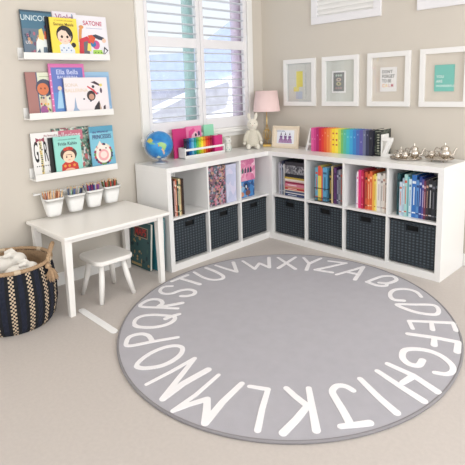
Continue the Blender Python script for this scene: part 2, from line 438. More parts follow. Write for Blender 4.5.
for sx in (-1, 1):
    for sy in (-1, 1):
        m = MB(); m.tube([(sx * 0.120, sy * 0.118, 0.0), (sx * 0.093, sy * 0.092, 0.13), (sx * 0.075, sy * 0.075, 0.248)], [0.014, 0.0185, 0.016], DESK, 16)
        m.build('leg', st)

# ------------------------------------------------------------------ rug
LETTERS = {
    'A': [[(1.296, -0.741), (1.328, -0.62), (1.36, -0.495), (1.435, -0.734)], [(1.331, -0.655), (1.402, -0.638)]],
    'B': [[(1.513, -0.715), (1.524, -0.636), (1.545, -0.556), (1.595, -0.52), (1.639, -0.56), (1.624, -0.641), (1.579, -0.673)], [(1.619, -0.654), (1.633, -0.69), (1.587, -0.724), (1.513, -0.715)]],
    'C': [[(1.868, -0.7), (1.816, -0.653), (1.753, -0.652), (1.704, -0.707), (1.711, -0.785), (1.76, -0.844), (1.815, -0.819)]],
    'D': [[(1.81, -0.894), (1.888, -0.823), (1.966, -0.762), (2.013, -0.8), (2.026, -0.862), (1.978, -0.899), (1.908, -0.915), (1.81, -0.894)]],
    'E': [[(2.002, -1.103), (1.95, -1.036), (2.042, -0.966), (2.133, -0.9), (2.175, -0.972)], [(2.042, -0.966), (2.082, -1.044)]],
    'F': [[(2.008, -1.171), (2.117, -1.119), (2.226, -1.082), (2.256, -1.175)], [(2.123, -1.121), (2.151, -1.189)]],
    'G': [[(2.25, -1.414), (2.291, -1.391), (2.302, -1.35), (2.277, -1.3), (2.213, -1.261), (2.148, -1.259), (2.094, -1.29), (2.067, -1.334), (2.09, -1.398), (2.135, -1.427), (2.172, -1.409), (2.167, -1.356)]],
    'H': [[(2.058, -1.577), (2.191, -1.614), (2.299, -1.64)], [(2.064, -1.494), (2.19, -1.501), (2.315, -1.543)], [(2.18, -1.583), (2.192, -1.505)]],
    'I': [[(2.032, -1.682), (2.152, -1.741), (2.253, -1.782)]],
    'J': [[(2.054, -1.775), (2.014, -1.772), (1.986, -1.795), (1.992, -1.839), (2.031, -1.872), (2.097, -1.918), (2.155, -1.963)], [(2.136, -2.0), (2.171, -1.955), (2.206, -1.907)]],
    'K': [[(1.908, -1.892), (1.995, -1.987), (2.082, -2.081)], [(1.838, -1.958), (1.903, -1.976), (1.974, -1.99), (1.991, -2.089), (2.0, -2.179)]],
    'L': [[(1.713, -2.057), (1.785, -2.017), (1.851, -2.129), (1.921, -2.234)]],
    'M': [[(1.552, -2.091), (1.586, -2.259), (1.597, -2.389), (1.615, -2.315), (1.642, -2.242), (1.695, -2.292), (1.746, -2.346), (1.703, -2.21), (1.674, -2.065)]],
    'N': [[(1.369, -2.361), (1.372, -2.228), (1.368, -2.078), (1.437, -2.229), (1.505, -2.372), (1.484, -2.244), (1.486, -2.096)]],
    'O': [[(1.216, -2.31), (1.191, -2.277), (1.172, -2.202), (1.178, -2.123), (1.207, -2.071), (1.247, -2.059), (1.286, -2.096), (1.305, -2.159), (1.301, -2.226), (1.27, -2.281), (1.243, -2.306), (1.216, -2.31)]],
    'P': [[(1.15, -2.01), (1.088, -2.126), (1.032, -2.236), (0.987, -2.22), (0.956, -2.177), (0.974, -2.124), (1.02, -2.106), (1.082, -2.125)]],
    'Q': [[(0.866, -2.09), (0.818, -2.053), (0.808, -1.999), (0.848, -1.943), (0.909, -1.902), (0.953, -1.879), (0.987, -1.909), (0.995, -1.967), (0.969, -2.03), (0.912, -2.082), (0.866, -2.09)], [(0.95, -1.839), (0.938, -1.887), (0.936, -1.928)]],
    'R': [[(0.885, -1.8), (0.791, -1.87), (0.694, -1.936), (0.659, -1.872), (0.671, -1.822), (0.717, -1.803), (0.762, -1.821), (0.786, -1.862), (0.847, -1.734)]],
    'S': [[(0.599, -1.62), (0.568, -1.665), (0.596, -1.717), (0.647, -1.731), (0.689, -1.694), (0.695, -1.628), (0.725, -1.58), (0.777, -1.573), (0.805, -1.607), (0.793, -1.652), (0.765, -1.677)]],
    'T': [[(0.534, -1.574), (0.528, -1.43)], [(0.538, -1.503), (0.624, -1.49), (0.715, -1.478)]],
    'U': [[(0.524, -1.365), (0.639, -1.384), (0.721, -1.371), (0.759, -1.318), (0.729, -1.276), (0.632, -1.256), (0.527, -1.253)]],
    'V': [[(0.542, -1.172), (0.648, -1.169), (0.748, -1.159), (0.595, -1.042)]],
    'W': [[(0.631, -0.977), (0.806, -1.034), (0.756, -0.929), (0.867, -0.945), (0.731, -0.793)]],
    'X': [[(0.783, -0.747), (1.022, -0.844)], [(0.878, -0.655), (0.922, -0.91)]],
    'Y': [[(0.931, -0.624), (1.033, -0.695), (1.093, -0.807)], [(1.036, -0.549), (1.033, -0.695)]],
    'Z': [[(1.111, -0.559), (1.228, -0.51), (1.182, -0.64), (1.137, -0.764), (1.253, -0.728)]],
}

RUGC = (1.407, -1.432); RA, RB = 1.000, 0.907; ax = Vector((0.427, -0.904)); ay = Vector((0.904, 0.427))
def rp(s, a): v = ax * (RA * s * math.cos(a)) + ay * (RB * s * math.sin(a)); return (RUGC[0] + v.x, RUGC[1] + v.y)
RUG = mat('grey_rug_pile', (178, 176, 183), 0.95, noise=0.03, scale=16, bump=0.5, bscale=380, spec=0.1, sheen=0.2)
RUGW = mat('white_rug_pile', (246, 244, 246), 0.9, bump=0.4, scale=380, spec=0.1)
EDGE = mat('grey_rug_binding', (140, 137, 140), 0.9)
rug = thing('alphabet_rug', 'round grey rug with the white alphabet around its edge', 'rug', (0, 0, 0))
m = MB(); N = 160
m.slab([rp(0.994, 2 * PI * k / N) for k in range(N)], 0.001, 0.012, RUG)
def stroke(m, pts, hw, z):
    n = len(pts); k_ = 0
    for i in range(n):
        corner = i in (0, n - 1)
        if not corner:
            u, v = Vector(pts[i]) - Vector(pts[i - 1]), Vector(pts[i + 1]) - Vector(pts[i]); corner = u.length < 1e-5 or v.length < 1e-5 or u.angle(v) > 0.10
        if corner:
            (x, y), wv = pts[i], hw[i]; zd = z - 0.0003 - 0.00004 * (k_ % 6); k_ += 1
            m.slab([(x + wv * math.cos(2 * PI * k / 18), y + wv * math.sin(2 * PI * k / 18)) for k in range(18)], 0.0118, zd, RUGW)
    for i in range(n - 1):
        a, b = Vector(pts[i]), Vector(pts[i + 1]); t = (b - a)
        if t.length < 1e-5: continue
        t.normalize(); nn = Vector((-t.y, t.x)); zq = z + 0.00005 * (i % 4)
        m.slab([tuple(a + nn * hw[i]), tuple(a - nn * hw[i]), tuple(b - nn * hw[i + 1]), tuple(b + nn * hw[i + 1])], 0.0116, zq, RUGW)
SHARP = 'AEFHKLMNTVWXYZ'; zz = 0.0140
for ch, strokes in LETTERS.items():
    for st_ in strokes:
        if ch in SHARP: pts = st_
        else: pts = catmull(st_, 5, st_[0] == st_[-1])
        base = 0.0150 if ch in 'FGHIJK' else 0.0125
        if ch in 'MN': hw = [0.009, 0.010, 0.011, 0.013, 0.015, 0.0165, 0.0165, 0.015, 0.013][:len(pts)]
        else:
            n = len(pts); hw = [base * (0.88 + 0.24 * (i / max(1, n - 1))) for i in range(n)]
        zz = 0.0140 + 0.0007 * strokes.index(st_)
        stroke(m, pts, hw, zz)
m.build('pile', rug)
m = MB(); m.tube([(*rp(1.0, 2 * PI * k / N), 0.0075) for k in range(N)], 0.0072, EDGE, 8, closed=True); m.build('binding', rug)

# thin flat shape added for a bright white patch beside the desk leg
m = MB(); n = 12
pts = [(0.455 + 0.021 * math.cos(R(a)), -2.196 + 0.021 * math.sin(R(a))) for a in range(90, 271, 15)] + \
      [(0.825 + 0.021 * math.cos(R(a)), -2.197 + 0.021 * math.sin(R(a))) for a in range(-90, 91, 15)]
m.slab(pts, 0.0005, 0.005, mat('flat_white_patch', (252, 252, 252), 0.5))
tag(m.build('floor_white_patch', bevel=0.001), 'short white round-ended flat patch added on the carpet beside the desk leg', 'strip')

# ------------------------------------------------------------------ books
def cover_book(label, y0, wd, ht, zb, xf, color, art=None, thick=0.010, lean=4, group=None, spine=None, name='picture_book'):
    """book facing out from the left wall; local x runs along the wall, front faces -y"""
    t = thing(name, label, 'book', (xf - 0.022, y0 + (0.018 if zb < 1 else 0.032), zb + thick * math.sin(R(lean)) + 0.0005), (R(-lean), 0, PI / 2), group)
    m = MB(); c = color if not isinstance(color, (tuple, list)) else col(color)
    sp = col(spine) if spine else c
    m.box(0.0, wd, 0, 0.002, 0, ht, c); m.box(0.0, wd, thick - 0.002, thick, 0, ht, c); m.box(0.0, 0.002, 0.002, thick - 0.002, 0, ht, sp)
    m.build('cover', t)
    m = MB(); m.box(0.002, wd - 0.003, 0.0021, thick - 0.0021, 0.003, ht - 0.003, PAGE); m.build('pages', t)
    if art:
        m = MB(); art(m, wd, ht); m.build('cover_art', t)
    return t
def rect(m, x0, x1, z0, z1, c, y=0.0, t=0.0004):
    m.box(x0, x1, y - t, y, z0, z1, col(c) if isinstance(c, (tuple, list)) else c)
def blob(m, cx, cz, rx, rz, c, y=-0.0002, n=20, t=0.0006):
    m.disc(cx, cz, rx, y, col(c), ry=rz, n=n, t=t)
def poly(m, pts, c, y=-0.0002, t=0.0006): m.prism(pts, y - t, y, col(c))

def ledge(z, label):
    t = thing('picture_ledge', label, 'shelf', (0, -2.246, z), group='white picture ledges on the left wall')
    L = 0.586
    m = MB(); m.box(XA + 0.001, 0.082, 0, L, 0, 0.009, WHITEM); m.build('shelf_board', t, bevel=0.001)
    m = MB(); m.box(XA + 0.001, XA + 0.011, 0, L, 0.009, 0.075, WHITEM); m.build('back_plate', t, bevel=0.001)
    m = MB(); m.box(0.074, 0.082, 0, L, 0.009, 0.041, WHITEM); m.build('front_lip', t, bevel=0.001)
    return t
ZL = (1.512, 1.143, 0.757)
ledge(ZL[0], 'topmost white picture ledge, holding the yellow book')
ledge(ZL[1], 'middle white picture ledge, holding the pink and blue ballet book')
ledge(ZL[2], 'lowest white picture ledge, just above the pencil cups')
GL = ['picture books on the top ledge', 'picture books on the middle ledge', 'picture books on the lowest ledge']
zb = [z + 0.0095 for z in ZL]
SKIN = (240, 206, 182); INK = (38, 34, 38)
# --- top ledge
def a_unicorn(m, w, h):
    rect(m, 0.004, w - 0.002, h * .62, h - 0.012, (74, 116, 140)); rect(m, 0.004, w - 0.002, 0.0, h * .62, (104, 122, 140))
    for i in range(26):
        random.seed(i); blob(m, random.uniform(.01, w - .02), random.uniform(.02, h * .55), .008, .012, random.choice([(176, 110, 128), (70, 96, 118), (196, 150, 120), (120, 84, 110)]), -.0004 - i * .00002, 8)
    poly(m, [(.075, .03), (.082, .10), (.10, .13), (.13, .15), (.15, .125), (.17, .11), (.168, .03), (.150, .03), (.148, .07), (.125, .07), (.12, .03), (.105, .03), (.10, .06)], (236, 240, 238), -.0012)
    poly(m, [(.10, .12), (.105, .175), (.125, .185), (.135, .14), (.13, .11)], (236, 214, 120), -.0020)
    poly(m, [(.135, .12), (.14, .17), (.152, .165), (.155, .115)], (214, 104, 70), -.0020)
    blob(m, .155, .195, .013, .013, (96, 46, 86), -.0020)
    m.text('UNICORN', 0.046, col((206, 222, 226)), w * .5, h - .048, -.0006, sx=.95)
    m.text('TO', 0.026, col((40, 60, 90)), .028, .135, -.0022); m.text('US', 0.026, col((230, 220, 220)), .030, .095, -.0022)
cover_book('dark teal unicorn picture book at the left end of the top ledge', -2.250, 0.200, 0.292, zb[0], 0.047, (62, 86, 102), a_unicorn, group=GL[0], spine=(44, 56, 70))
cover_book('black book mostly hidden behind the yellow book on the top ledge', -2.102, 0.15, 0.258, zb[0], 0.066, (22, 20, 24), None, thick=0.012, group=GL[0])
def a_yellow(m, w, h):
    m.text('LITTLE PEOPLE, BIG DREAMS', 0.010, col((190, 160, 70)), w * .5, h - .018, -.0004)
    m.text('Serena Malala', 0.026, col((120, 92, 40)), w * .5, h - .042, -.0004, sx=.95)
    blob(m, w * .50, .148, .056, .058, INK, -.0002); blob(m, w * .80, .085, .016, .016, INK, -.0002)
    poly(m, [(.052, .02), (.048, .08), (.08, .10), (.118, .10), (.15, .055), (.15, .02)], (226, 232, 240), -.0006)
    blob(m, w * .48, .137, .046, .049, (244, 214, 196), -.0012)
    poly(m, [(.045, .16), (.07, .197), (.115, .192), (.134, .16), (.128, .13), (.10, .172), (.07, .178)], INK, -.0020)
    for x in (.070, .107): blob(m, x, .135, .008, .009, (60, 42, 36), -.0020)
    for x in (.060, .118): blob(m, x, .113, .008, .006, (240, 170, 160), -.0020)
    rect(m, .083, .096, .106, .108, (190, 90, 90), -.0020)
    for i in range(5): blob(m, .060 + i * .016, .05 + (i % 2) * .015, .005, .005, (120, 150, 190), -.0014, 8)
cover_book('yellow picture book with a dark-haired girl on the top ledge', -2.086, 0.182, 0.254, zb[0], 0.088, (248, 222, 84), a_yellow, group=GL[0])
def a_violet(m, w, h):
    m.text('Violet', 0.058, col((176, 110, 150)), w * .52, h - .038, -.0004, sx=.95)
    rect(m, w * .8, w * .83, h - .10, h - .01, (104, 150, 190), -.0004)
    blob(m, w * .5, h * .4, .05, .06, (150, 190, 210))
cover_book('white picture book with a mauve title, mostly hidden behind the yellow book', -2.044, 0.165, 0.300, zb[0], 0.044, (236, 230, 238), a_violet, group=GL[0])
def a_satone(m, w, h):
    m.text('SATONE', 0.040, col((196, 62, 100)), w * .56, h - .05, -.0004, sx=.92)
    rect(m, w * .35, w * .85, h - .083, h - .080, (170, 170, 200), -.0004)
    poly(m, [(.02, .11), (.03, .19), (.045, .215), (.055, .205), (.045, .15), (.045, .11)], (226, 160, 96))
    blob(m, .048, .208, .017, .012, (226, 160, 96), -.0010)
    poly(m, [(.015, .03), (.03, .13), (.085, .15), (.11, .12), (.085, .02)], (214, 62, 78), -.0010)
    poly(m, [(.05, .03), (.055, .11), (.085, .12), (.095, .02)], (110, 108, 116), -.0016)
    poly(m, [(.075, .055), (.085, .105), (.105, .10), (.105, .05)], (246, 226, 110), -.0022)
    poly(m, [(.10, .115), (.09, .155), (.12, .16), (.145, .14), (.125, .10)], (220, 92, 60), -.0022)
    blob(m, .145, .095, .028, .030, (206, 92, 150), -.0010); blob(m, .125, .10, .020, .020, (52, 124, 180), -.0016)
    poly(m, [(.11, .155), (.15, .165), (.21, .145), (.215, .125), (.17, .13)], (62, 66, 84), -.0010)
    blob(m, .208, .125, .015, .015, SKIN, -.0018)
    poly(m, [(.115, .01), (.12, .06), (.185, .062), (.20, .01)], (176, 220, 96), -.0010)
    poly(m, [(.19, .02), (.205, .085), (.235, .06)], (44, 46, 56), -.0016); poly(m, [(.20, .035), (.208, .07), (.225, .057)], (240, 240, 244), -.0022)
    for i in range(6): blob(m, .125 + i * .011, .03 + (i % 2) * .014, .004, .004, (60, 110, 60), -.0018, 8)
cover_book('white picture book with a pink title and dancing figures, right end of top ledge', -1.908, 0.240, 0.285, zb[0], 0.060, (238, 236, 242), a_satone, group=GL[0])
# --- middle ledge
def a_brown(m, w, h):
    rect(m, 0.004, .068, 0, h - .002, (168, 118, 112)); rect(m, .068, .076, 0, h - .002, (92, 100, 128))
    rect(m, .076, w - .001, 0, h - .002, (222, 228, 204)); rect(m, .09, w - .01, h - .03, h - .027, (150, 166, 120), -.0004)
    blob(m, .115, .185, .055, .056, (72, 76, 96), -.0004); blob(m, .105, .178, .037, .038, (214, 122, 78), -.0012)
    for x in (.092, .118): blob(m, x, .182, .005, .006, (120, 60, 40), -.0020)
    poly(m, [(.075, .03), (.08, .13), (.12, .14), (.13, .03)], (218, 196, 170), -.0008)
    blob(m, .10, .045, .025, .03, (164, 92, 150), -.0014)
    for i in range(14):
        random.seed(i + 50); blob(m, random.uniform(.08, w - .01), random.uniform(.02, .13), .006, .008, random.choice([(190, 80, 80), (90, 120, 90), (230, 190, 90), (80, 80, 120)]), -.0018 - i * .00002, 8)
cover_book('brown and pale green picture book with a round orange face, left on middle ledge', -2.256, 0.190, 0.285, zb[1], 0.046, (140, 104, 98), a_brown, group=GL[1], spine=(70, 74, 84))
def a_ella(m, w, h):
    rect(m, .014, w - .014, 0, h - .024, (96, 142, 206)); rect(m, .014, w - .014, h * .45, h - .024, (104, 124, 194), -.0002)
    m.text('Ella Bella', 0.044, col((206, 214, 242)), w * .5, h - .055, -.0008, sx=.98)
    m.text('BALLERINA', 0.025, col((214, 220, 244)), w * .5, h - .088, -.0008, sx=1.15)
    poly(m, [(.03, .05), (.05, .16), (.07, .17), (.075, .05)], (170, 210, 236), -.0010); blob(m, .06, .18, .014, .014, SKIN, -.0014)
    for i in range(7): blob(m, .007, .03 + i * .04, .004, .004, (250, 220, 236), -.0006, 8)
cover_book('pink-framed blue ballet picture book on the middle ledge, tallest there', -2.106, 0.246, 0.338, zb[1], 0.062, (222, 118, 176), a_ella, group=GL[1])
def a_white2(m, w, h):
    m.text('SONA', 0.030, col((222, 206, 190)), w * .16, h - .05, -.0004, sx=1.1); m.text('BALLERINA', 0.032, col((226, 208, 186)), w * .26, h - .085, -.0004)
    poly(m, [(.03, .0), (.055, .05), (.068, .12), (.075, .05), (.115, .0)], (150, 172, 202))
    poly(m, [(.16, .185), (.165, .192), (.21, .165), (.235, .135), (.225, .13), (.20, .155)], (206, 70, 84))
    poly(m, [(.19, .215), (.22, .222), (.265, .195), (.25, .19)], (70, 48, 62)); poly(m, [(.25, .20), (.27, .205), (.275, .19), (.26, .185)], (232, 214, 110), -.001)
    blob(m, .205, .185, .010, .010, (50, 50, 60)); blob(m, .185, .125, .032, .034, (54, 44, 48)); blob(m, .187, .118, .020, .020, (198, 150, 130), -.001)
    blob(m, .262, .158, .008, .018, (80, 60, 80)); blob(m, .235, .14, .006, .006, (90, 120, 170)); blob(m, .13, .105, .006, .006, (40, 60, 80)); blob(m, .178, .09, .006, .006, (40, 60, 80))
    poly(m, [(.185, .0), (.205, .05), (.24, .09), (.262, .0)], (48, 44, 50)); poly(m, [(.24, .0), (.242, .07), (.262, .0)], (214, 184, 160), -.001)
    poly(m, [(.262, .0), (.27, .05), (.285, .06), (.285, .0)], (60, 48, 54))
cover_book('wide white picture book with a curled dark-haired dancer, front of middle ledge', -2.026, 0.315, 0.247, zb[1], 0.087, (238, 230, 232), a_white2, group=GL[1], spine=(60, 52, 58))
def a_sky(m, w, h):
    rect(m, 0, w, h * .9, h, (158, 196, 226))
    for i in range(12):
        random.seed(i + 9); blob(m, random.uniform(.02, w - .02), random.uniform(.04, h - .03), .018, .010, (176, 206, 234), -.0002 - i * .00002)
cover_book('pale sky-blue picture book at the right end of middle ledge', -1.890, 0.222, 0.285, zb[1], 0.048, (146, 186, 226), a_sky, group=GL[1])
# --- lowest ledge
def a_girl(m, w, h):
    m.text('G', 0.185, col((30, 28, 30)), .026, .160, -.0004, sx=.235); m.text('R', 0.185, col((30, 28, 30)), .088, .160, -.0004, sx=.235)
    m.text('L', 0.135, col((30, 28, 30)), .150, .160, -.0004, sx=.36)
    rect(m, .049, .067, .02, h - .05, (226, 214, 170), -.0004)
    for i in range(16):
        random.seed(i + 3); blob(m, .058 + random.uniform(-.006, .006), .03 + i * .0125, .006, .005, random.choice([(80, 70, 60), (198, 160, 60), (120, 130, 90), (60, 60, 70)]), -.0010 - i * .00002, 8)
    for s in (-1, 1): poly(m, [(.058, h - .045), (.058 + s * .028, h - .03), (.058 + s * .028, h - .062)], (150, 66, 84), -.0014)
    blob(m, .058, h - .046, .009, .009, (190, 110, 120), -.0024)
    for i in range(9): blob(m, .022 + i * .014, .075, .004, .004, (40, 40, 44), -.0016, 8)
    m.text('the Story of a', 0.016, col((150, 60, 80)), .130, h - .022, -.0004)
    m.text('for every girl', 0.014, col((60, 60, 64)), .130, .035, -.0004)
cover_book('white picture book with tall black letters and a bow ribbon, left on lowest ledge', -2.246, 0.185, 0.288, zb[2], 0.050, (238, 236, 234), a_girl, group=GL[2], spine=(120, 118, 118))
cover_book('black book showing as a dark strip left of the mint book, lowest ledge', -2.140, 0.15, 0.252, zb[2], 0.066, (18, 18, 20), None, thick=0.012, group=GL[2])
def a_frida(m, w, h):
    m.text('LITTLE PEOPLE, BIG DREAMS', 0.010, col((90, 130, 130)), w * .5, h - .022, -.0004)
    m.text('Frida Kahlo', 0.030, col((44, 74, 84)), w * .5, h - .050, -.0004, sx=.95)
    blob(m, w * .5, .135, .058, .046, (74, 52, 46)); poly(m, [(.035, .03), (.04, .07), (.07, .09), (.12, .09), (.15, .07), (.155, .03)], (196, 52, 40), -.0004)
    blob(m, w * .5, .030, .035, .014, (230, 180, 150), -.0010)
    blob(m, w * .5, .118, .042, .040, (246, 214, 186), -.0012)
    for x in (.076, .110): blob(m, x, .118, .005, .006, (50, 36, 34), -.0020)
    rect(m, .072, .114, .130, .133, (60, 40, 36), -.0020)
    for x, c in ((.070, (196, 60, 44)), (.085, (226, 84, 60)), (.101, (214, 60, 60)), (.114, (190, 50, 50))): blob(m, x, .176 - abs(x - .093) * .3, .012, .011, c, -.0022)
    for x in (.06, .09, .125): blob(m, x, .060, .009, .009, (226, 150, 60), -.0012)
    rect(m, .085, .101, .096, .099, (200, 60, 60), -.0020)
cover_book('mint green picture book with a woman wearing red flowers, front of lowest ledge', -2.116, 0.186, 0.255, zb[2], 0.088, (150, 216, 204), a_frida, group=GL[2])
def a_ball(m, w, h):
    m.add([(0, -.0003, 0), (w, -.0003, 0), (w, -.0003, h), (0, -.0003, h)], [(0, 1, 2, 3)], spotted('forest_print', [(96, 128, 112), (62, 92, 88), (214, 216, 206), (150, 90, 96), (120, 160, 140), (176, 176, 160)], 70))
    rect(m, .0, .215, h - .085, h - .018, (206, 116, 136), -.0006)
    m.text('Ballerinas', 0.056, col((244, 226, 232)), .108, h - .052, -.0014, sx=.85)
    for x, z in ((.21, .12), (.235, .08), (.19, .06)):
        poly(m, [(x, z), (x + .006, z + .05), (x + .012, z)], (232, 232, 236), -.0010); blob(m, x + .006, z + .055, .006, .007, SKIN, -.0012)
    for x, z in ((.225, .10), (.20, .05), (.18, .09)): blob(m, x, z, .012, .018, (200, 110, 110), -.0008)
cover_book('green woodland ballet picture book with a pink title band, back of lowest ledge', -2.098, 0.275, 0.306, zb[2], 0.036, (84, 112, 112), a_ball, group=GL[2])
def a_princess(m, w, h):
    rect(m, 0, w, 0, h * .3, (112, 178, 206)); rect(m, 0, w, h * .86, h, (86, 156, 186))
    m.text('the World of', 0.022, col((74, 64, 130)), w * .45, h - .040, -.0008); m.text('PRINCESSES', 0.040, col((60, 52, 110)), w * .50, h - .075, -.0008, sx=.70)
    random.seed(4)
    for i in range(22):
        a = 2 * PI * i / 22; blob(m, w * .5 + .063 * math.cos(a), .105 + .066 * math.sin(a), .012, .011, random.choice([(196, 70, 80), (60, 60, 90), (110, 150, 80), (236, 220, 200), (150, 60, 90)]), -.0006 - i * .00002, 10)
    blob(m, w * .5, .105, .058, .062, (242, 232, 222), -.0016); poly(m, [(.04, .15), (.07, .20), (.09, .165)], (236, 226, 214), -.0014)
    blob(m, w * .5, .098, .040, .040, (236, 170, 172), -.0024); blob(m, w * .5, .10, .026, .024, (246, 222, 214), -.0032)
    blob(m, w * .36, .135, .008, .008, (120, 50, 60), -.0032); blob(m, w * .62, .145, .005, .005, (60, 50, 50), -.0032)
cover_book('light blue picture book with a curled white animal, right end of lowest ledge', -1.852, 0.182, 0.300, zb[2], 0.076, (128, 194, 216), a_princess, group=GL[2])

# atlas and folder between desk and shelf
t = thing('atlas', 'dark green atlas with red MAPS lettering leaning behind the desk leg', 'book', (0.005, -1.560, 0.004), (R(-4.5), 0, R(1)))
m = MB(); c = col((58, 98, 102)); m.box(0, 0.252, 0, 0.003, 0, 0.345, c); m.box(0, 0.252, 0.017, 0.020, 0, 0.345, c); m.box(0, 0.003, 0.003, 0.017, 0, 0.345, c); m.build('cover', t)
m = MB(); m.box(0.003, 0.250, 0.0031, 0.0169, 0.003, 0.342, PAGE); m.build('pages', t)
m = MB(); rect(m, .045, .215, .228, .306, (206, 176, 150)); rect(m, .050, .210, .233, .301, (64, 60, 62), -.0004)
m.text('MAPS', 0.074, col((206, 62, 58)), .130, .267, -.0010, sx=.78)
random.seed(8)
for i in range(20): 
    x, z = random.uniform(.02, .235), random.uniform(.02, .24); blob(m, x, z, random.uniform(.005, .02), random.uniform(.006, .02), random.choice([(176, 150, 104), (34, 62, 70), (70, 110, 104), (196, 170, 120), (40, 74, 80)]), -.0004 - i * .00003, 7)
rect(m, .02, .15, .012, .03, (190, 168, 120), -.0012)
m.build('cover_art', t)
t = thing('portfolio', 'teal folder standing between the atlas and the white shelf unit', 'folder', (0.02, -1.512, 0.004), (R(-4), 0, 0))
m = MB(); c = col((52, 132, 146)); m.box(0, 0.335, 0, 0.003, 0, 0.40, c); m.box(0, 0.335, 0.010, 0.013, 0, 0.40, c); m.box(0, 0.003, 0.003, 0.010, 0, 0.40, c); m.build('cover', t)
m = MB(); m.box(0.003, 0.330, 0.0031, 0.0099, 0.003, 0.396, PAGE); m.build('pages', t)

# upright books, spine to the front
def spine_book(M, x, z, w, h, dep, c, label, group, y=0.03, band=None, name='book', tilt=0, textc=None):
    t = thing(name, label, 'book', group=group); t.matrix_world = M @ Matrix.Translation((x, y, z)) @ Matrix.Rotation(R(tilt), 4, 'Y')
    m = MB(); cm = c if not isinstance(c, (tuple, list)) else col(c); b = min(0.002, w * .2)
    m.box(0, b, 0, dep, 0, h, cm); m.box(w - b, w, 0, dep, 0, h, cm); m.box(b, w - b, 0, 0.002, 0, h, cm)
    if band:
        bc = col(band); m.box(w * .1, w * .9, -0.0005, 0, h * .80, h * .86, bc); m.box(w * .1, w * .9, -0.0005, 0, h * .10, h * .13, bc)
        m.box(w * .38, w * .62, -0.0005, 0, h * .30, h * .72, bc)
    m.build('cover', t)
    m = MB(); m.box(b, w - b, 0.0021, dep - 0.003, 0.003, h - 0.004, PAGE); m.build('pages', t)
    return t
def row(M, x, z, specs, group, y=0.03, dep=0.2):
    random.seed(len(specs))
    for s in specs:
        w, h, c, lab = s[:4]; band = s[4] if len(s) > 4 else None
        spine_book(M, x, z, w, h, dep, c, lab, group, y + random.uniform(0, 0.008), band)
        x += w + 0.0008
ZS = 0.3955
# A: first cube
row(MA, 0.042, ZS, [
    (0.016, 0.262, (150, 34, 58), 'dark crimson book at the left end of the cube nearest the desk'),
    (0.020, 0.272, (28, 24, 28), 'thick black book beside the crimson one in the cube nearest the desk'),
    (0.013, 0.258, (206, 170, 160), 'pale pink slim book right of the black one, cube nearest the desk', (150, 60, 60)),
    (0.014, 0.268, (196, 106, 76), 'rust orange book in the cube nearest the desk', (240, 220, 190)),
    (0.013, 0.256, (44, 70, 62), 'dark green slim book in the cube nearest the desk', (230, 220, 190)),
    (0.015, 0.270, (222, 206, 160), 'cream book in the cube nearest the desk', (90, 120, 80)),
    (0.014, 0.262, (150, 118, 84), 'tan book near the right end of the row by the desk', (60, 40, 30)),
    (0.016, 0.266, (52, 38, 34), 'dark brown book at the right end of the row in the cube nearest the desk')],
    'books in the cube nearest the desk', y=0.03)
# A: second cube, two clear file boxes
DOLL = spotted('doll_print', [(70, 66, 78), (140, 100, 116), (176, 160, 176), (92, 120, 132), (196, 120, 140), (110, 92, 104), (190, 150, 130), (60, 56, 66)], 60)
LILAC = spotted('lilac_print', [(196, 200, 226), (206, 208, 230), (190, 196, 222), (214, 210, 232)], 20)
def lidded(M, x, y, z, w, d, h, body, lid, label, cat, name, group=None, lidh=0.03):
    t = thing(name, label, cat, group=group); t.matrix_world = M @ Matrix.Translation((x, y, z))
    m = MB(); m.box(0, w, 0, d, 0, h - lidh, body); m.build('body', t, bevel=0.002)
    m = MB(); m.box(-0.0015, w + 0.0015, -0.0015, d + 0.0015, h - lidh, h, lid); m.build('lid', t, bevel=0.002)
    return t
lidded(MA, 0.395, 0.035, ZS, 0.200, 0.30, 0.312, DOLL, DOLL, 'dark patterned box printed with doll pictures in the second cube under the window', 'box', 'toy_box')
lidded(MA, 0.600, 0.030, ZS, 0.110, 0.30, 0.306, LILAC, mat('lilac_plastic', (204, 206, 228), 0.3), 'pale lilac plastic box right of the dark patterned box', 'box', 'plastic_box')
# A: third cube, pink box and blue box
PINKP = spotted('pink_print', [(226, 140, 176), (236, 170, 196), (214, 120, 160), (240, 200, 214)], 30)
BLUEP = spotted('blue_print', [(70, 130, 190), (96, 156, 210), (40, 84, 140), (150, 190, 220), (200, 150, 130)], 26)
t = thing('toy_box', 'blue printed toy box under the pink one in the third cube', 'box'); t.matrix_world = MA @ Matrix.Translation((0.745, 0.05, ZS))
m = MB(); m.box(0, 0.200, 0, 0.28, 0, 0.138, BLUEP); m.build('body', t, bevel=0.002)
m = MB(); blob(m, .045, .03, .03, .02, (214, 150, 120), 0); blob(m, .10, .09, .018, .028, (30, 40, 60), 0); blob(m, .10, .09, .008, .014, (220, 226, 236), -.0008); blob(m, .12, .035, .03, .022, (120, 80, 76), 0); m.build('print', t)
t = thing('toy_box', 'pink printed toy box standing on the blue box in the third cube', 'box'); t.matrix_world = MA @ Matrix.Translation((0.743, 0.05, ZS + 0.1385))
m = MB(); m.box(0, 0.215, 0, 0.28, 0, 0.183, PINKP); m.build('body', t, bevel=0.002)
m = MB()
for i, c in enumerate([(60, 90, 96), (70, 110, 100), (96, 60, 96), (60, 84, 100), (50, 70, 84)]):
    poly(m, [(.02 + i * .032, .065), (.024 + i * .032, .10), (.036 + i * .032, .115), (.046 + i * .032, .092), (.044 + i * .032, .068)], c, 0)
m.build('print', t)
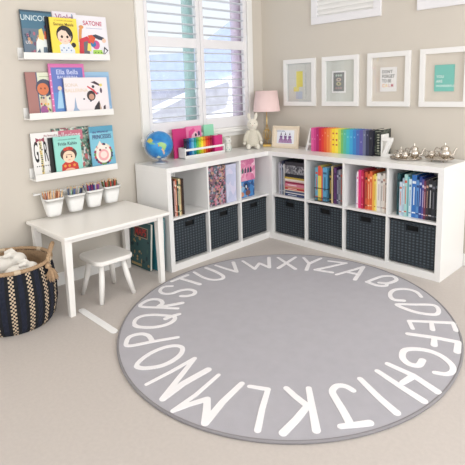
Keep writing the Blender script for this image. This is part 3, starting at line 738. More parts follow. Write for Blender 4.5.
# B1: magazines and a flat stack
row(MBm, 0.082, ZS, [
    (0.012, 0.268, (196, 196, 204), 'pale grey magazine at the left of the corner cube'),
    (0.012, 0.285, (128, 124, 136), 'grey magazine standing in the corner cube', (200, 190, 200)),
    (0.010, 0.262, (176, 184, 198), 'light blue-grey magazine in the corner cube'),
    (0.015, 0.290, (40, 48, 72), 'dark navy magazine in the corner cube', (180, 180, 190)),
    (0.006, 0.262, (236, 234, 232), 'white upright magazine beside the flat stack in corner cube')], 'upright magazines in the corner cube', y=0.03)
def flat_book(M, x, z, w, h, dep, c, label, group, y=0.03, rz=0.0, band=None):
    t = thing('magazine', label, 'magazine', group=group); t.matrix_world = M @ Matrix.Translation((x, y, z)) @ Matrix.Rotation(R(rz), 4, 'Z')
    m = MB(); cm = col(c) if isinstance(c, (tuple, list)) else c; b = min(.0015, h * .2)
    m.box(0, w, 0, dep, 0, b, cm); m.box(0, w, 0, dep, h - b, h, cm); m.box(0, w, 0, .0015, b, h - b, cm)
    if band: m.box(w * .15, w * .6, -.0004, 0, h * .35, h * .65, col(band))
    m.build('cover', t); m = MB(); m.box(0.003, w - 0.003, .0016, dep - .002, b, h - b, PAGE); m.build('pages', t)
zc = ZS
for hh, c, lab, band in [
    (0.022, (52, 66, 104), 'navy magazine, bottom of the flat stack', (200, 206, 220)), (0.007, (236, 232, 226), 'white magazine second from the bottom of the flat stack', None),
    (0.016, (74, 84, 120), 'slate blue magazine low in the flat stack, under the cream one', None),
    (0.008, (228, 214, 190), 'cream magazine between slate blue and red in the flat stack', None), (0.017, (196, 52, 54), 'red magazine in the flat stack', (240, 210, 200)),
    (0.009, (206, 150, 120), 'tan magazine between red and pink in the flat stack', None), (0.024, (214, 128, 148), 'pink magazine in the middle of the flat stack', (240, 220, 226)),
    (0.015, (142, 36, 66), 'maroon magazine above the pink one in the flat stack', None), (0.010, (220, 190, 186), 'pale rose magazine above the maroon one in the flat stack', None),
    (0.012, (232, 226, 216), 'off-white magazine below the mustard one in the flat stack', None),
    (0.015, (196, 168, 70), 'mustard yellow magazine near the top of the flat stack', None), (0.026, (34, 36, 46), 'black magazine bundle just under the grey patterned case', None)]:
    flat_book(MBm, 0.152 + random.uniform(-.002, .002), zc, 0.205, hh, 0.24, c, lab, 'flat stack of magazines in the corner cube', y=0.028 + random.uniform(0, .006), band=band); zc += hh + .0004
GREYP = spotted('grey_print', [(120, 122, 126), (150, 150, 154), (96, 96, 102), (176, 174, 176), (60, 60, 66)], 60)
lidded(MBm, 0.154, 0.035, zc + .0005, 0.200, 0.24, 0.100, GREYP, col((52, 52, 58)), 'grey patterned case with a dark lid on top of the magazine stack', 'case', 'storage_case', lidh=0.03)
# B2: wire rack with books, then upright books
WIRE = mat('dark_wire', (62, 58, 58), 0.4, 0.6)
t = thing('wire_book_rack', 'small dark wire rack holding colourful books in the second cube', 'rack'); t.matrix_world = MBm @ Matrix.Translation((0.458, 0.022, ZS))
m = MB(); W_, D_ = 0.116, 0.19
for z in (0.003, 0.03, 0.105): m.tube([(0, 0, z), (W_, 0, z), (W_, D_, z), (0, D_, z)], 0.0022 if z != .105 else .003, WIRE, 6, closed=True)
for i in range(9): m.tube([(W_ * i / 8, 0, 0.003), (W_ * i / 8, 0, 0.105)] if i in (0, 8) else [(W_ * i / 8, 0, 0.003), (W_ * i / 8, 0, 0.03)], 0.0014, WIRE, 5); m.tube([(W_ * i / 8, 0, .003), (W_ * i / 8, D_, .003)], .0014, WIRE, 5)
m.build('wire_frame', t)
m = MB(); m.tube([(-.003, D_ * .5, .105), (-.007, D_ * .5, .125), (-.005, D_ * .5, .145), (-.005, D_ * .6, .120)], .0022, WIRE, 6); m.build('handle', t)
for x, w_, h_, c, band, lab in [(0.4615, .024, .262, (110, 170, 196), (214, 80, 66), 'light blue book at the left in the wire rack'),
                                (0.487, .030, .276, (232, 212, 90), None, 'yellow and red book in the middle of the wire rack'),
                                (0.518, .012, .262, (214, 92, 74), None, 'slim red book in the wire rack'),
                                (0.531, .040, .268, (96, 164, 200), (50, 90, 120), 'thick blue book at the right in the wire rack')]:
    o = spine_book(MBm, x, ZS + 0.0065, w_, h_, 0.145, c, lab, 'books in the wire rack', y=0.027, band=band)
    if 'yellow and red' in lab:
        m = MB(); m.box(.001, w_ - .001, -.0006, 0, h_ * .72, h_, col((220, 84, 66))); m.build('title_block', o)
row(MBm, 0.587, ZS, [
    (0.018, 0.250, (36, 44, 44), 'blackish green book between the wire rack and the cream book', (190, 160, 70)),
    (0.012, 0.292, (216, 196, 150), 'tall cream slim book right of the wire rack'),
    (0.009, 0.270, (48, 38, 48), 'black slim book right of the tall cream one'),
    (0.022, 0.282, (92, 52, 106), 'purple book in the cube above the third back basket', (60, 30, 70)),
    (0.016, 0.262, (84, 84, 110), 'slate purple book right of the purple one', (180, 180, 200)),
    (0.018, 0.268, (150, 152, 162), 'grey book in the cube with the wire rack', (70, 70, 80)),
    (0.020, 0.272, (128, 112, 110), 'brown-grey book at the right end of the cube with the wire rack', (190, 90, 80))], 'upright books right of the wire rack', y=0.032)
# B3
row(MBm, 0.815, ZS, [
    (0.010, 0.245, (206, 200, 224), 'pale lilac slim book, leftmost of the red and yellow row'),
    (0.010, 0.272, (244, 236, 240), 'white slim book beside the hot pink book', (230, 120, 170)),
    (0.024, 0.285, (226, 60, 128), 'hot pink book in the red and yellow row'),
    (0.018, 0.280, (196, 36, 76), 'crimson book right of the hot pink one', (230, 120, 140)),
    (0.014, 0.268, (164, 30, 46), 'dark red book in the red and yellow row'),
    (0.016, 0.276, (206, 92, 62), 'brick orange book with black marks in the red and yellow row', (40, 30, 30)),
    (0.014, 0.262, (232, 120, 70), 'orange book in the red and yellow row', (250, 220, 180)),
    (0.020, 0.284, (222, 104, 60), 'wide burnt orange book in the red and yellow row', (250, 190, 140)),
    (0.013, 0.258, (240, 176, 80), 'amber slim book in the red and yellow row'),
    (0.014, 0.268, (246, 222, 96), 'yellow book in the red and yellow row', (220, 120, 60)),
    (0.010, 0.256, (248, 236, 160), 'pale yellow slim book beside the white ones'),
    (0.026, 0.276, (236, 232, 226), 'thick white book right of the pale yellow one', (200, 190, 190)),
    (0.016, 0.262, (226, 222, 216), 'off-white book in the middle of the white ones', (150, 140, 140)),
    (0.018, 0.280, (240, 232, 222), 'warm white book second from the right end', (196, 150, 130)),
    (0.014, 0.250, (206, 186, 166), 'beige book at the right end of the red and yellow row', (90, 60, 50))], 'books sorted red to white in the third back cube', y=0.03, dep=0.19)
# B4
row(MBm, 1.134, ZS, [
    (0.020, 0.290, (34, 78, 84), 'dark teal book, leftmost of the blue and black row', (20, 50, 56)),
    (0.018, 0.235, (196, 212, 226), 'pale blue short book near the left of the blue row', (206, 110, 80)),
    (0.014, 0.262, (176, 196, 214), 'grey-blue book in the blue row', (240, 240, 244)),
    (0.020, 0.290, (168, 210, 206), 'mint book in the blue row', (206, 90, 70)),
    (0.012, 0.275, (120, 190, 200), 'light turquoise slim book in the blue row'),
    (0.016, 0.262, (206, 226, 236), 'icy blue book in the blue row', (90, 130, 170)),
    (0.030, 0.292, (52, 112, 184), 'wide medium blue book in the middle of the blue row', (220, 230, 240)),
    (0.018, 0.262, (88, 140, 200), 'sky blue book right of the wide blue one', (40, 60, 120)),
    (0.018, 0.286, (40, 66, 140), 'royal blue book in the blue row', (180, 190, 230)),
    (0.014, 0.268, (96, 88, 160), 'violet book in the blue row', (220, 214, 240)),
    (0.014, 0.262, (110, 50, 76), 'plum book between violet and black ones', (200, 160, 170)),
    (0.016, 0.270, (58, 50, 58), 'charcoal book right of the plum one', (190, 150, 130)),
    (0.022, 0.280, (34, 34, 40), 'black book with pale spine marks in the blue and black row', (200, 200, 204)),
    (0.020, 0.268, (46, 48, 56), 'dark grey book second from the right end of the blue and black row', (120, 120, 130)),
    (0.022, 0.276, (24, 26, 30), 'black book at the right end of the blue and black row', (90, 100, 110))], 'books sorted blue to black in the right-end cube', y=0.03, dep=0.19)
# rainbow row on the top
TOPB = Matrix.Translation((0, -0.195, H + 0.0004))
rb = [((222, 92, 156), .027, 'pink, leftmost of the rainbow books'), ((206, 66, 138), .022, 'deep pink, second of the rainbow books'), ((178, 40, 108), .027, 'magenta'), ((206, 36, 66), .025, 'crimson red'), ((222, 60, 50), .022, 'bright red'),
      ((228, 96, 52), .026, 'red-orange'), ((240, 136, 66), .028, 'orange'), ((246, 172, 78), .018, 'light orange'), ((250, 214, 56), .030, 'golden yellow'), ((250, 228, 80), .030, 'lemon yellow with red marks'),
      ((196, 216, 92), .024, 'yellow-green'), ((120, 190, 110), .020, 'leaf green'), ((92, 188, 160), .026, 'sea green'), ((72, 188, 196), .028, 'turquoise'), ((64, 166, 212), .028, 'light blue'), ((60, 134, 200), .028, 'mid blue'),
      ((76, 108, 180), .028, 'cobalt blue'), ((96, 92, 164), .028, 'violet blue'), ((110, 116, 146), .024, 'slate grey'), ((52, 54, 84), .026, 'navy'), ((36, 36, 50), .030, 'blue-black')]
x = 0.690
random.seed(2)
for i, (c, wd, nm) in enumerate(rb):
    band = tuple(min(255, int(v + (255 - v) * .35)) for v in c) if i != 9 else (206, 90, 60)
    o = spine_book(TOPB, x, 0, wd, 0.190 + random.uniform(-.002, .002), 0.125, c, nm + ' hardback in the rainbow row on the back shelf' if ',' not in nm else nm + ' on the back shelf', 'rainbow of hardbacks on the back shelf', y=random.uniform(0, .002), band=None)
    zm = random.choice((.095, .128, .150)); m = MB(); m.box(wd * .35, wd * .62, -.0005, 0, zm, zm + .012, col(band))
    if i in (8, 9):
        for z in (.06, .10, .15): m.box(wd * .25, wd * .75, -.0006, -.0001, z, z + .012, col((196, 96, 70)))
    m.build('spine_marks', o); x += wd + .0006
o = spine_book(TOPB, x, 0, 0.058, 0.198, 0.135, spotted('black_floral', [(36, 40, 38), (44, 50, 46), (90, 98, 88), (30, 32, 32), (60, 68, 60)], 90), 'widest black patterned hardback at the right end of the rainbow row', 'rainbow of hardbacks on the back shelf')
m = MB(); sc_ = col((170, 172, 154))
for z in (.016, .182): m.box(.006, .052, -.0005, 0, z, z + .003, sc_)
for k in range(7): m.disc(.029, .040 + k * .02, .010, 0, sc_, n=8, ry=.006)
m.build('spine_marks', o)
XR = x + 0.058

# white letter bookends
def glyph(ch, size, depth, m, M=None, sx=1.0):
    b = MB(); b.text(ch, size, m, 0, 0, 0, sx=sx, thick=depth, align='LEFT')
    zmin = min(v[2] for v in b.v); xmin = min(v[0] for v in b.v)
    b.v = [(v[0] - xmin, v[1], v[2] - zmin) for v in b.v]; return b
t = thing('letter_bookend', 'white letter A bookend left of the pink books', 'bookend', (0.618, -0.145, H + .0004))
m = MB(); m.prism([(0, 0), (.020, 0), (.031, .045), (.058, .045), (.058, .062), (.036, .062), (.050, .135), (.052, .16), (.069, .16), (.069, .185), (.047, .185)], -.03, 0.0, WHITEM); m.prism([(.058, 0), (.069, 0), (.069, .16), (.058, .16)], -.0299, -.0001, WHITEM)
m.build('letter', t, bevel=.001)
t = thing('letter_bookend', 'white letter Z bookend right of the black patterned book', 'bookend', (XR + .003, -0.165, H + .0004))
m = MB(); m.box(0, .012, -.02, .075, 0, .165, WHITEM); m.build('upright', t, bevel=.001)
m = MB(); m.prism([(0.013, .145), (.085, .145), (.085, .122), (.045, .024), (.085, .024), (.085, 0), (0.013, 0), (0.013, .022), (.055, .121), (0.013, .121)], -.026, 0.004, WHITEM); m.build('letter', t, bevel=.001)

# silver tea things
SILV = mat('silver', (214, 206, 196), 0.16, 1.0); SILVD = mat('silver_handle', (170, 160, 150), 0.25, 1.0)
def tray(loc, r, label, feet):
    t = thing('silver_tray', label, 'tray', loc); m = MB(); z = .016 if feet else .002
    m.lathe([(0.001, z), (r * .8, z), (r * .9, z + .004), (r, z + .010), (r + .003, z + .010), (r * .92, z + .001), (r * .8, z - .002), (.001, z - .002)], SILV, n=48, cap=False, sx=1.0, sy=.78); m.build('dish', t)
    m = MB(); m.tube([((r + .001) * math.cos(a), (r + .001) * .78 * math.sin(a), z + .010 + .0012 * math.cos(24 * a)) for a in [2 * PI * k / 120 for k in range(120)]], .0028, SILVD, 6, closed=True); m.build('rim', t)
    if feet:
        for a in (45, 135, 225, 315):
            m = MB(); m.ball((r * .6 * math.cos(R(a)), r * .47 * math.sin(R(a)), .007), (.006, .006, .0068), SILVD, n=10, k=6); m.build('foot', t)
    return t
tray((1.502, -0.190, H + .0012), .108, 'silver tray with small tea pieces beside the Z bookend', False)
tray((1.728, -0.165, H + .0006), .092, 'footed silver tray with the teapot at the right end of the shelf', True)
def pot(name, label, loc, s, rz=0, spout=True, handles=1, lid=True, tall=1.0, feet=True):
    t = thing(name, label, 'tea set piece', loc, (0, 0, R(rz)), 'silver tea set on the trays')
    m = MB(); pr = [(.016, .0), (.014, .006), (.020, .010), (.036, .026), (.041, .042), (.036, .058), (.026, .068), (.024, .074), (.029, .080)]
    m.lathe([(r * s, z * s * tall) for r, z in pr], SILV, n=24); m.build('body', t)
    zt = .080 * s * tall
    if lid:
        m = MB(); m.lathe([(.028 * s, zt), (.024 * s, zt + .008 * s), (.010 * s, zt + .016 * s), (.004 * s, zt + .020 * s), (.007 * s, zt + .027 * s), (.003 * s, zt + .036 * s), (.0006, zt + .042 * s)], SILV, n=20); m.build('lid', t)
    if spout:
        m = MB(); m.tube(catmull([(.034 * s, 0, .028 * s * tall), (.054 * s, 0, .038 * s * tall), (.060 * s, 0, .060 * s * tall), (.074 * s, 0, .082 * s * tall)], 5), [.0095 * s - .0045 * s * i / 15 for i in range(16)], SILV, 10); m.build('spout', t)
    for k in range(handles):
        sg = -1 if k == 0 else 1
        m = MB(); m.tube(catmull([(sg * .026 * s, 0, .070 * s * tall), (sg * .055 * s, 0, .080 * s * tall), (sg * .066 * s, 0, .056 * s * tall), (sg * .050 * s, 0, .030 * s * tall), (sg * .036 * s, 0, .026 * s * tall)], 5), .0032 * s, SILVD, 8); m.build('handle', t)
    return t
z1 = H + .0035; z2 = H + .0170
pot('teapot', 'tall silver pot with a pointed lid at the right of the first tray', (1.553, -0.165, z1), .95, 20, True, 1, True, 1.0)
pot('sugar_bowl', 'lidded silver bowl at the left back of the first tray', (1.450, -0.155, z1), .70, 30, False, 2, True, .95)
pot('creamer', 'small open silver jug in the middle of the first tray', (1.510, -0.215, z1), .62, 10, True, 1, False)
pot('cup', 'small silver cup at the front left of the first tray', (1.462, -0.230, z1), .52, 40, False, 1, False, .9)
pot('creamer', 'two-handled open silver jug on the left of the footed tray', (1.668, -0.150, z2), .66, 20, False, 2, False, .95)
pot('teapot', 'silver teapot with a long spout and tall finial on the footed tray', (1.762, -0.160, z2), .98, 20, True, 1, True, 1.0)

# globe
def ocean():
    m = bpy.data.materials.new('globe_ocean'); m.use_nodes = True; nt = m.node_tree; b = nt.nodes['Principled BSDF']; b.inputs['Roughness'].default_value = .28
    tc = nt.nodes.new('ShaderNodeTexCoord'); n = nt.nodes.new('ShaderNodeTexNoise'); n.inputs['Scale'].default_value = 14; nt.links.new(tc.outputs['Object'], n.inputs['Vector'])
    r = nt.nodes.new('ShaderNodeValToRGB'); r.color_ramp.elements[0].color = (*lin((28, 112, 186)), 1); r.color_ramp.elements[1].color = (*lin((56, 152, 214)), 1)
    r.color_ramp.elements[0].position = .35; r.color_ramp.elements[1].position = .65
    nt.links.new(n.outputs[0], r.inputs[0]); nt.links.new(r.outputs[0], b.inputs[0]); return m
def inside(p, poly):
    x, y = p; c = False; n = len(poly)
    for i in range(n):
        x1, y1 = poly[i]; x2, y2 = poly[(i + 1) % n]
        if (y1 > y) != (y2 > y) and x < (x2 - x1) * (y - y1) / (y2 - y1) + x1: c = not c
    return c
t = thing('globe', 'blue world globe on a round silver base, on the shelf by the window', 'globe', (0.148, -1.335, H + .0003), (0, 0, R(49)))
m = MB(); m.lathe([(.058, 0), (.060, .006), (.054, .012), (.020, .017), (.012, .024), (.010, .034)], mat('satin_silver', (196, 198, 202), .3, .7), n=36); m.build('base', t)
m = MB(); gc = Vector((0, 0, .138)); gr = .102; OC = ocean()
land = {(150, 196, 120): [(-.05, .22), (.10, .30), (.34, .26), (.52, .16), (.60, .02), (.50, -.20), (.42, -.34), (.30, -.20), (.20, .0), (.05, .02)],
        (214, 178, 150): [(.28, -.16), (.42, -.34), (.44, -.52), (.36, -.66), (.30, -.44), (.22, -.22)],
        (206, 196, 96): [(-.86, .30), (-.70, .52), (-.48, .56), (-.34, .40), (-.48, .28), (-.62, .24)],
        (120, 184, 150): [(-.72, .24), (-.40, .30), (-.20, .18), (-.30, .12), (-.56, .14)],
        (222, 226, 196): [(-.22, -.84), (-.02, -.70), (.14, -.82), (.06, -.92), (-.12, -.92)],
        (196, 110, 90): [(-.04, .06), (.04, .12), (.10, .04), (.04, -.02)]}
n, k = 96, 64; vs = []; 
for i in range(k + 1):
    for j in range(n):
        th = PI * i / k; ph = 2 * PI * j / n; vs.append(tuple(gc + gr * Vector((math.sin(th) * math.cos(ph), math.sin(th) * math.sin(ph), math.cos(th)))))
sets = {}
for i in range(k):
    for j in range(n):
        th = PI * (i + .5) / k; ph = 2 * PI * (j + .5) / n; dx, dy, dz = math.sin(th) * math.cos(ph), math.sin(th) * math.sin(ph), math.cos(th)
        mt = OC
        if dy < 0:
            for c, pl in land.items():
                if inside((dx, dz), pl): mt = col(c, .3)
        elif math.sin(3 * ph) + math.cos(5 * th + ph) > 1.15: mt = col((150, 196, 120), .3)
        sets.setdefault(mt.name, (mt, []))[1].append((i * n + j, (i + 1) * n + j, (i + 1) * n + (j + 1) % n, i * n + (j + 1) % n))
o_ = 0
for mt, fs in sets.values():
    if o_ == 0: m.add(vs, fs, mt, smooth=True); o_ = 1
    else:
        ii = m.idx(mt)
        for f in fs: m.f.append(f); m.mi.append(ii); m.sm.append(True)
m.build('sphere', t)
m = MB(); A0 = R(23)
pts = [gc + (gr + .007) * Vector((-math.sin(a), 0, math.cos(a))) for a in [R(22 + k * 186 / 30) for k in range(31)]]
m.tube(pts, .0034, mat('clear_arm', (206, 214, 222), .25, .5), 8)
for a in (R(22), R(208)): m.tube([gc + gr * .97 * Vector((-math.sin(a), 0, math.cos(a))), gc + (gr + .009) * Vector((-math.sin(a), 0, math.cos(a)))], .004, SILVD, 8)
m.build('meridian_arm', t)

# marker stand with markers, the books behind it and the figurine
sx_, sy_ = 0.085, -1.105
t = thing('marker_stand', 'white low stand holding rainbow coloured markers on the shelf', 'stand', (0.165, sy_, H + .0004), (0, 0, PI / 2))
L_ = 0.425
m = MB(); m.box(0, L_, 0, .085, 0, .006, WHITE); m.build('base', t)
for x in (0, L_ - .008):
    m = MB(); m.prism([(x, 0), (x + .008, 0), (x + .008, .085), (x, .085)], 0, .085, WHITE); m.build('end_panel', t, bevel=.001)
for z in (.008, .060):
    m = MB(); m.box(.008, L_ - .008, 0, .006, z, z + .017, WHITE); m.build('rail', t, bevel=.001)
m = MB(); m.box(.008, L_ - .008, .079, .085, .006, .085, WHITE); m.build('back_panel', t)
mk = [((34, 38, 58), 'black-navy'), ((34, 60, 110), 'navy blue'), ((40, 120, 190), 'mid blue'), ((110, 190, 226), 'pale blue'), ((40, 168, 168), 'teal'), ((104, 190, 92), 'green'), ((186, 212, 60), 'lime green'),
      ((250, 226, 60), 'yellow'), ((244, 164, 50), 'orange'), ((228, 80, 44), 'red-orange'), ((206, 40, 50), 'red'), ((160, 28, 60), 'dark red')]
for i, (c, nm) in enumerate(mk):
    y = sy_ + .020 + i * .0248
    o = thing('marker', nm + ' marker standing in the white stand', 'marker', (0.128, y + .012, H + .0075), group='rainbow markers in the white stand')
    m = MB(); m.lathe([(.0119, 0), (.0119, .118)], col(c, .35), n=14); m.build('barrel', o)
    m = MB(); m.lathe([(.0122, .118), (.0122, .144), (.010, .149)], col(tuple(int(v * .9) for v in c), .35), n=14); m.build('cap', o)
o = spine_book(Matrix.Translation((0.155, sy_ + .322, H + .0070)) @ Matrix.Rotation(PI / 2, 4, 'Z'), 0, 0, .088, .150, .055, (206, 44, 122), 'magenta box file at the right end of the marker stand', None, y=.0, name='notebook')
def standing(name, label, y0, wd, ht, x, c, art=None, lean=4):
    t = thing(name, label, 'notebook', (x, y0, H + .0012), (R(-lean), 0, PI / 2)); m = MB(); cm = col(c)
    m.box(0, wd, 0, .0015, 0, ht, cm); m.box(0, wd, .0085, .010, 0, ht, cm); m.box(0, .0015, .0015, .0085, 0, ht, cm); m.build('cover', t)
    m = MB(); m.box(.0015, wd - .002, .0016, .0084, .002, ht - .002, PAGE); m.build('pages', t)
    if art: m = MB(); art(m, wd, ht); m.build('cover_art', t)
standing('notebook', 'plain magenta notebook behind the left end of the marker stand', -1.135, 0.135, .232, .070, (204, 48, 122))
def a_pony(m, w, h):
    poly(m, [(.03, .03), (.05, .17), (.09, .20), (.125, .175), (.13, .12), (.10, .03)], (244, 196, 214)); poly(m, [(.02, .12), (.03, .20), (.08, .225), (.10, .20), (.06, .17), (.045, .12)], (228, 80, 150), -.001)
    blob(m, .10, .165, .011, .014, (50, 34, 60), -.0018); poly(m, [(.10, .14), (.14, .16), (.15, .13), (.125, .11)], (240, 226, 236), -.0018); blob(m, .135, .175, .012, .02, (90, 60, 110), -.0014)
standing('notebook', 'pink notebook with a horse face behind the middle of the marker stand', -0.985, 0.165, .238, .050, (236, 132, 180), a_pony)
standing('notebook', 'mint green notebook behind the right end of the marker stand', -0.800, 0.110, .240, .060, (150, 220, 186))
t = thing('ceramic_figurine', 'small white dotted animal figurine right of the marker stand', 'figurine', (0.110, -0.595, H + .0004), (0, 0, R(50)))
m = MB(); CER = mat('white_ceramic', (226, 228, 222), .3)
m.lathe([(.030, 0), (.034, .012), (.036, .040), (.030, .062), (.022, .072)], CER, n=24); m.ball((0, -.004, .090), (.034, .032, .032), CER)
for s in (-1, 1): m.ball((s * .022, 0, .118), (.008, .006, .013), CER, n=10, k=6)
m.build('body', t)
m = MB()
for s in (-1, 1): m.ball((s * .014, -.0335, .094), (.0038, .003, .0045), BLACK, n=8, k=6)
for i in range(7): m.ball((.033 * math.cos(R(200 + i * 24)), .033 * math.sin(R(200 + i * 24)), .02 + .018 * (i % 2)), .0045, col((130, 190, 176)), n=8, k=5)
m.build('painted_marks', t)

# plush bunny sitting at the corner
FUR = mat('cream_plush', (232, 226, 212), .95, noise=.04, scale=60, bump=.6, bscale=260, sheen=.5); KNIT = mat('beige_knit', (212, 206, 190), .95, noise=.05, scale=90, bump=.6, bscale=300, sheen=.3)
def remesh(o, v=.0035, sm=6):
    r = o.modifiers.new('remesh', 'REMESH'); r.mode = 'VOXEL'; r.voxel_size = v; r.use_smooth_shade = True
    s = o.modifiers.new('smooth', 'SMOOTH'); s.iterations = sm; s.factor = .5; return o
t = thing('plush_bunny', 'cream plush bunny in a beige knit top sitting in the corner by the lamp', 'soft toy', (0.150, -0.318, H + .0005), (0, 0, R(45)))
m = MB(); m.ball((0, .005, .088), (.060, .048, .082), KNIT); m.lathe([(.066, .02), (.064, .045), (.050, .11), (.034, .165)], KNIT, sx=1, sy=.8, n=24)
for s in (-1, 1): m.tube([(s * .034, -.008, .155), (s * .062, -.022, .11), (s * .072, -.030, .065)], [.017, .0165, .017], KNIT, 12)
remesh(m.build('knit_top', t))
m = MB(); m.ball((0, -.004, .212), (.048, .044, .050), FUR); m.ball((0, -.036, .200), (.024, .020, .019), FUR); m.ball((0, 0, .165), (.028, .026, .02), FUR)
remesh(m.build('head', t), .003)
for s, dx in ((-1, -.014), (1, .020)):
    m = MB(); m.tube([(s * .020, .004, .245), (s * .024 + dx * .3, .006, .275), (s * .022 + dx * .6, .010, .295), (s * .020 + dx, .014, .312)], [.011, .0155, .0145, .006], FUR, 12); remesh(m.build('ear', t), .003, 3)
for s in (-1, 1):
    m = MB(); m.ball((s * .073, -.033, .050), (.014, .014, .016), FUR); m.build('paw', t)
    m = MB(); m.tube([(s * .026, -.020, .022), (s * .034, -.060, .018), (s * .040, -.090, .020)], [.019, .016, .016], FUR, 12); m.ball((s * .041, -.096, .024), (.019, .014, .0235), FUR); remesh(m.build('leg', t), .003)
m = MB()
for s in (-1, 1): m.ball((s * .019, -.0425, .222), .0032, BLACK, n=8, k=6)
m.ball((0, -.0562, .204), (.005, .003, .0035), col((206, 160, 150)), n=8, k=6); m.build('face', t)

# lamp
GOLD = mat('brass', (226, 190, 110), .28, .9); SHADE = mat('pink_lamp_shade', (240, 212, 209), .85, bump=.2, bscale=500, scale=30)
lx, ly = 0.168, -0.145
t = thing('table_lamp', 'brass table lamp with a pale pink shade in the corner', 'lamp', (lx, ly, H + .0004), (0, 0, R(40)))
m = MB(); m.box(-.038, .038, -.038, .038, 0, .020, GOLD); m.build('base', t, bevel=.002)
m = MB(); m.tube([(0, 0, .02), (0, 0, .40)], .0035, GOLD, 10); m.build('stem', t)
for a in (0, 60, 120):
    m = MB(); ca, sa = math.cos(R(a)), math.sin(R(a)); pts = [(.036 * math.sin(2 * PI * k / 40) * ca, .036 * math.sin(2 * PI * k / 40) * sa, .108 + .046 * -math.cos(2 * PI * k / 40)) for k in range(40)]
    m.tube(pts, .0022, GOLD, 6, closed=True); m.build('wire_loop', t)
for a in (30, 150, 270):
    m = MB(); ca, sa = math.cos(R(a)), math.sin(R(a)); m.tube([(.030 * ca, .030 * sa, .02), (.012 * ca, .012 * sa, .065), (.020 * ca, .020 * sa, .15), (.003 * ca, .003 * sa, .20)], .0018, GOLD, 6); m.build('wire', t)
m = MB(); m.lathe([(.121, .318), (.099, .500), (.0965, .500), (.1185, .318)], SHADE, n=64, cap=False)
m.lathe([(.1185, .318), (.121, .318)], SHADE, n=64, cap=False); m.build('lamp_shade', t)
m = MB()
for a in (0, 120, 240): m.tube([(0, 0, .40), (.0965 * math.cos(R(a)), .0965 * math.sin(R(a)), .492)], .0016, GOLD, 6)
m.build('shade_holder', t)
m = MB(); m.lathe([(.012, .345), (.012, .375)], WHITEM, n=16); m.ball((0, 0, .41), (.026, .026, .032), col((250, 246, 238), .3)); m.build('bulb', t)

# small framed picture
WOOD = mat('pale_wood', (232, 216, 192), .5, noise=.04, scale=30)
t = thing('framed_picture', 'small pale wood frame with three purple dancers standing on the shelf', 'picture frame', (0.270, -0.205, H + .002), (R(-8), 0, R(9)))
fw, fh = .262, .194
m = MB(); b_ = .020
for a in ((0, fw, 0, b_), (0, fw, fh - b_, fh), (0, b_, b_, fh - b_), (fw - b_, fw, b_, fh - b_)): m.box(a[0], a[1], 0, .016, a[2], a[3], WOOD)
m.build('frame', t, bevel=.001)
m = MB(); m.box(b_, fw - b_, .008, .011, b_, fh - b_, mat('cream_mat_board', (238, 226, 208), .8)); m.build('mat_board', t)
m = MB(); rect(m, .046, .216, .040, .158, (236, 238, 246), .008); m.text('mademoiselles', .014, col((120, 140, 170)), .082, .149, .0070)
for i in range(3):
    cx = .088 + i * .043
    poly(m, [(cx - .024, .046), (cx - .018, .078), (cx - .006, .092), (cx + .006, .092), (cx + .018, .078), (cx + .024, .046)], (150, 110, 160), .0072)
    for q in (-1, 0, 1): poly(m, [(cx + q * .014 - .004, .048), (cx + q * .010, .080), (cx + q * .014 + .004, .048)], (208, 170, 206), .0062)
    poly(m, [(cx - .016, .092), (cx - .010, .112), (cx, .106), (cx + .010, .112), (cx + .016, .092)], (120, 84, 140), .0066)
    blob(m, cx, .121, .006, .007, (74, 52, 80), .0066); blob(m, cx, .133, .003, .004, (60, 44, 70), .0066)
m.build('picture', t)
m = MB(); m.box(fw * .4, fw * .6, .016, .018, .01, fh * .8, WOOD); m.build('easel_back', t)

# wall frames
def frame(x0, z0, label, art, back=(222, 214, 202), w=.342, h=.405):
    t = thing('framed_artwork', label, 'picture frame', (x0, YB - .024, z0), group=None)
    b = .037; m = MB()
    for a in ((0, w, 0, b), (0, w, h - b, h), (0, b, b, h - b), (w - b, w, b, h - b)): m.box(a[0], a[1], 0, .0235, a[2], a[3], WHITE)
    m.build('frame', t, bevel=.001)
    m = MB(); m.box(b, w - b, .018, .022, b, h - b, mat('backing_%d' % back[0], back, .9)); m.build('backing', t)
    m = MB(); m.box(b, w - b, .0028, .0040, b, h - b, glassy('frame_glass', (255, 255, 255), .06)); m.build('glass', t)
    m = MB(); art(m, w, h, .0165); m.build('artwork', t)
def card(m, cx, cz, w, h, c, y, t=.006):
    m.box(cx - w / 2, cx + w / 2, y - t, y, cz - h / 2, cz + h / 2, col(c)); return y - t
def f1(m, w, h, y):
    y = card(m, w * .5, h * .5, .24, .31, (214, 214, 208), y, .001)
    rect(m, .135, .205, .165, .300, (236, 222, 96), y); rect(m, .105, .165, .125, .165, (232, 220, 120), y - .0006); rect(m, .13, .20, .06, .125, (190, 198, 214), y - .0004)
    rect(m, .235, .242, .10, .28, (190, 190, 190), y - .0002)
def f2(m, w, h, y):
    y = card(m, w * .47, h * .485, .128, .178, (246, 246, 246), y); rect(m, w * .47 - .051, w * .47 + .051, h * .485 - .076, h * .485 + .076, (128, 131, 131), y)
    for i, c in enumerate([(190, 206, 196), (206, 190, 176), (196, 190, 150), (176, 150, 146)]):
        z = h * .485 + .052 - i * .034
        if i in (1, 2): blob(m, w * .47, z, .024, .015, c, y - .0006); blob(m, w * .47, z, .009, .005, (80, 84, 84), y - .0014)
        else:
            for q in (-1, 0, 1): blob(m, w * .47 + q * .022, z, .009, .009, c, y - .0006)
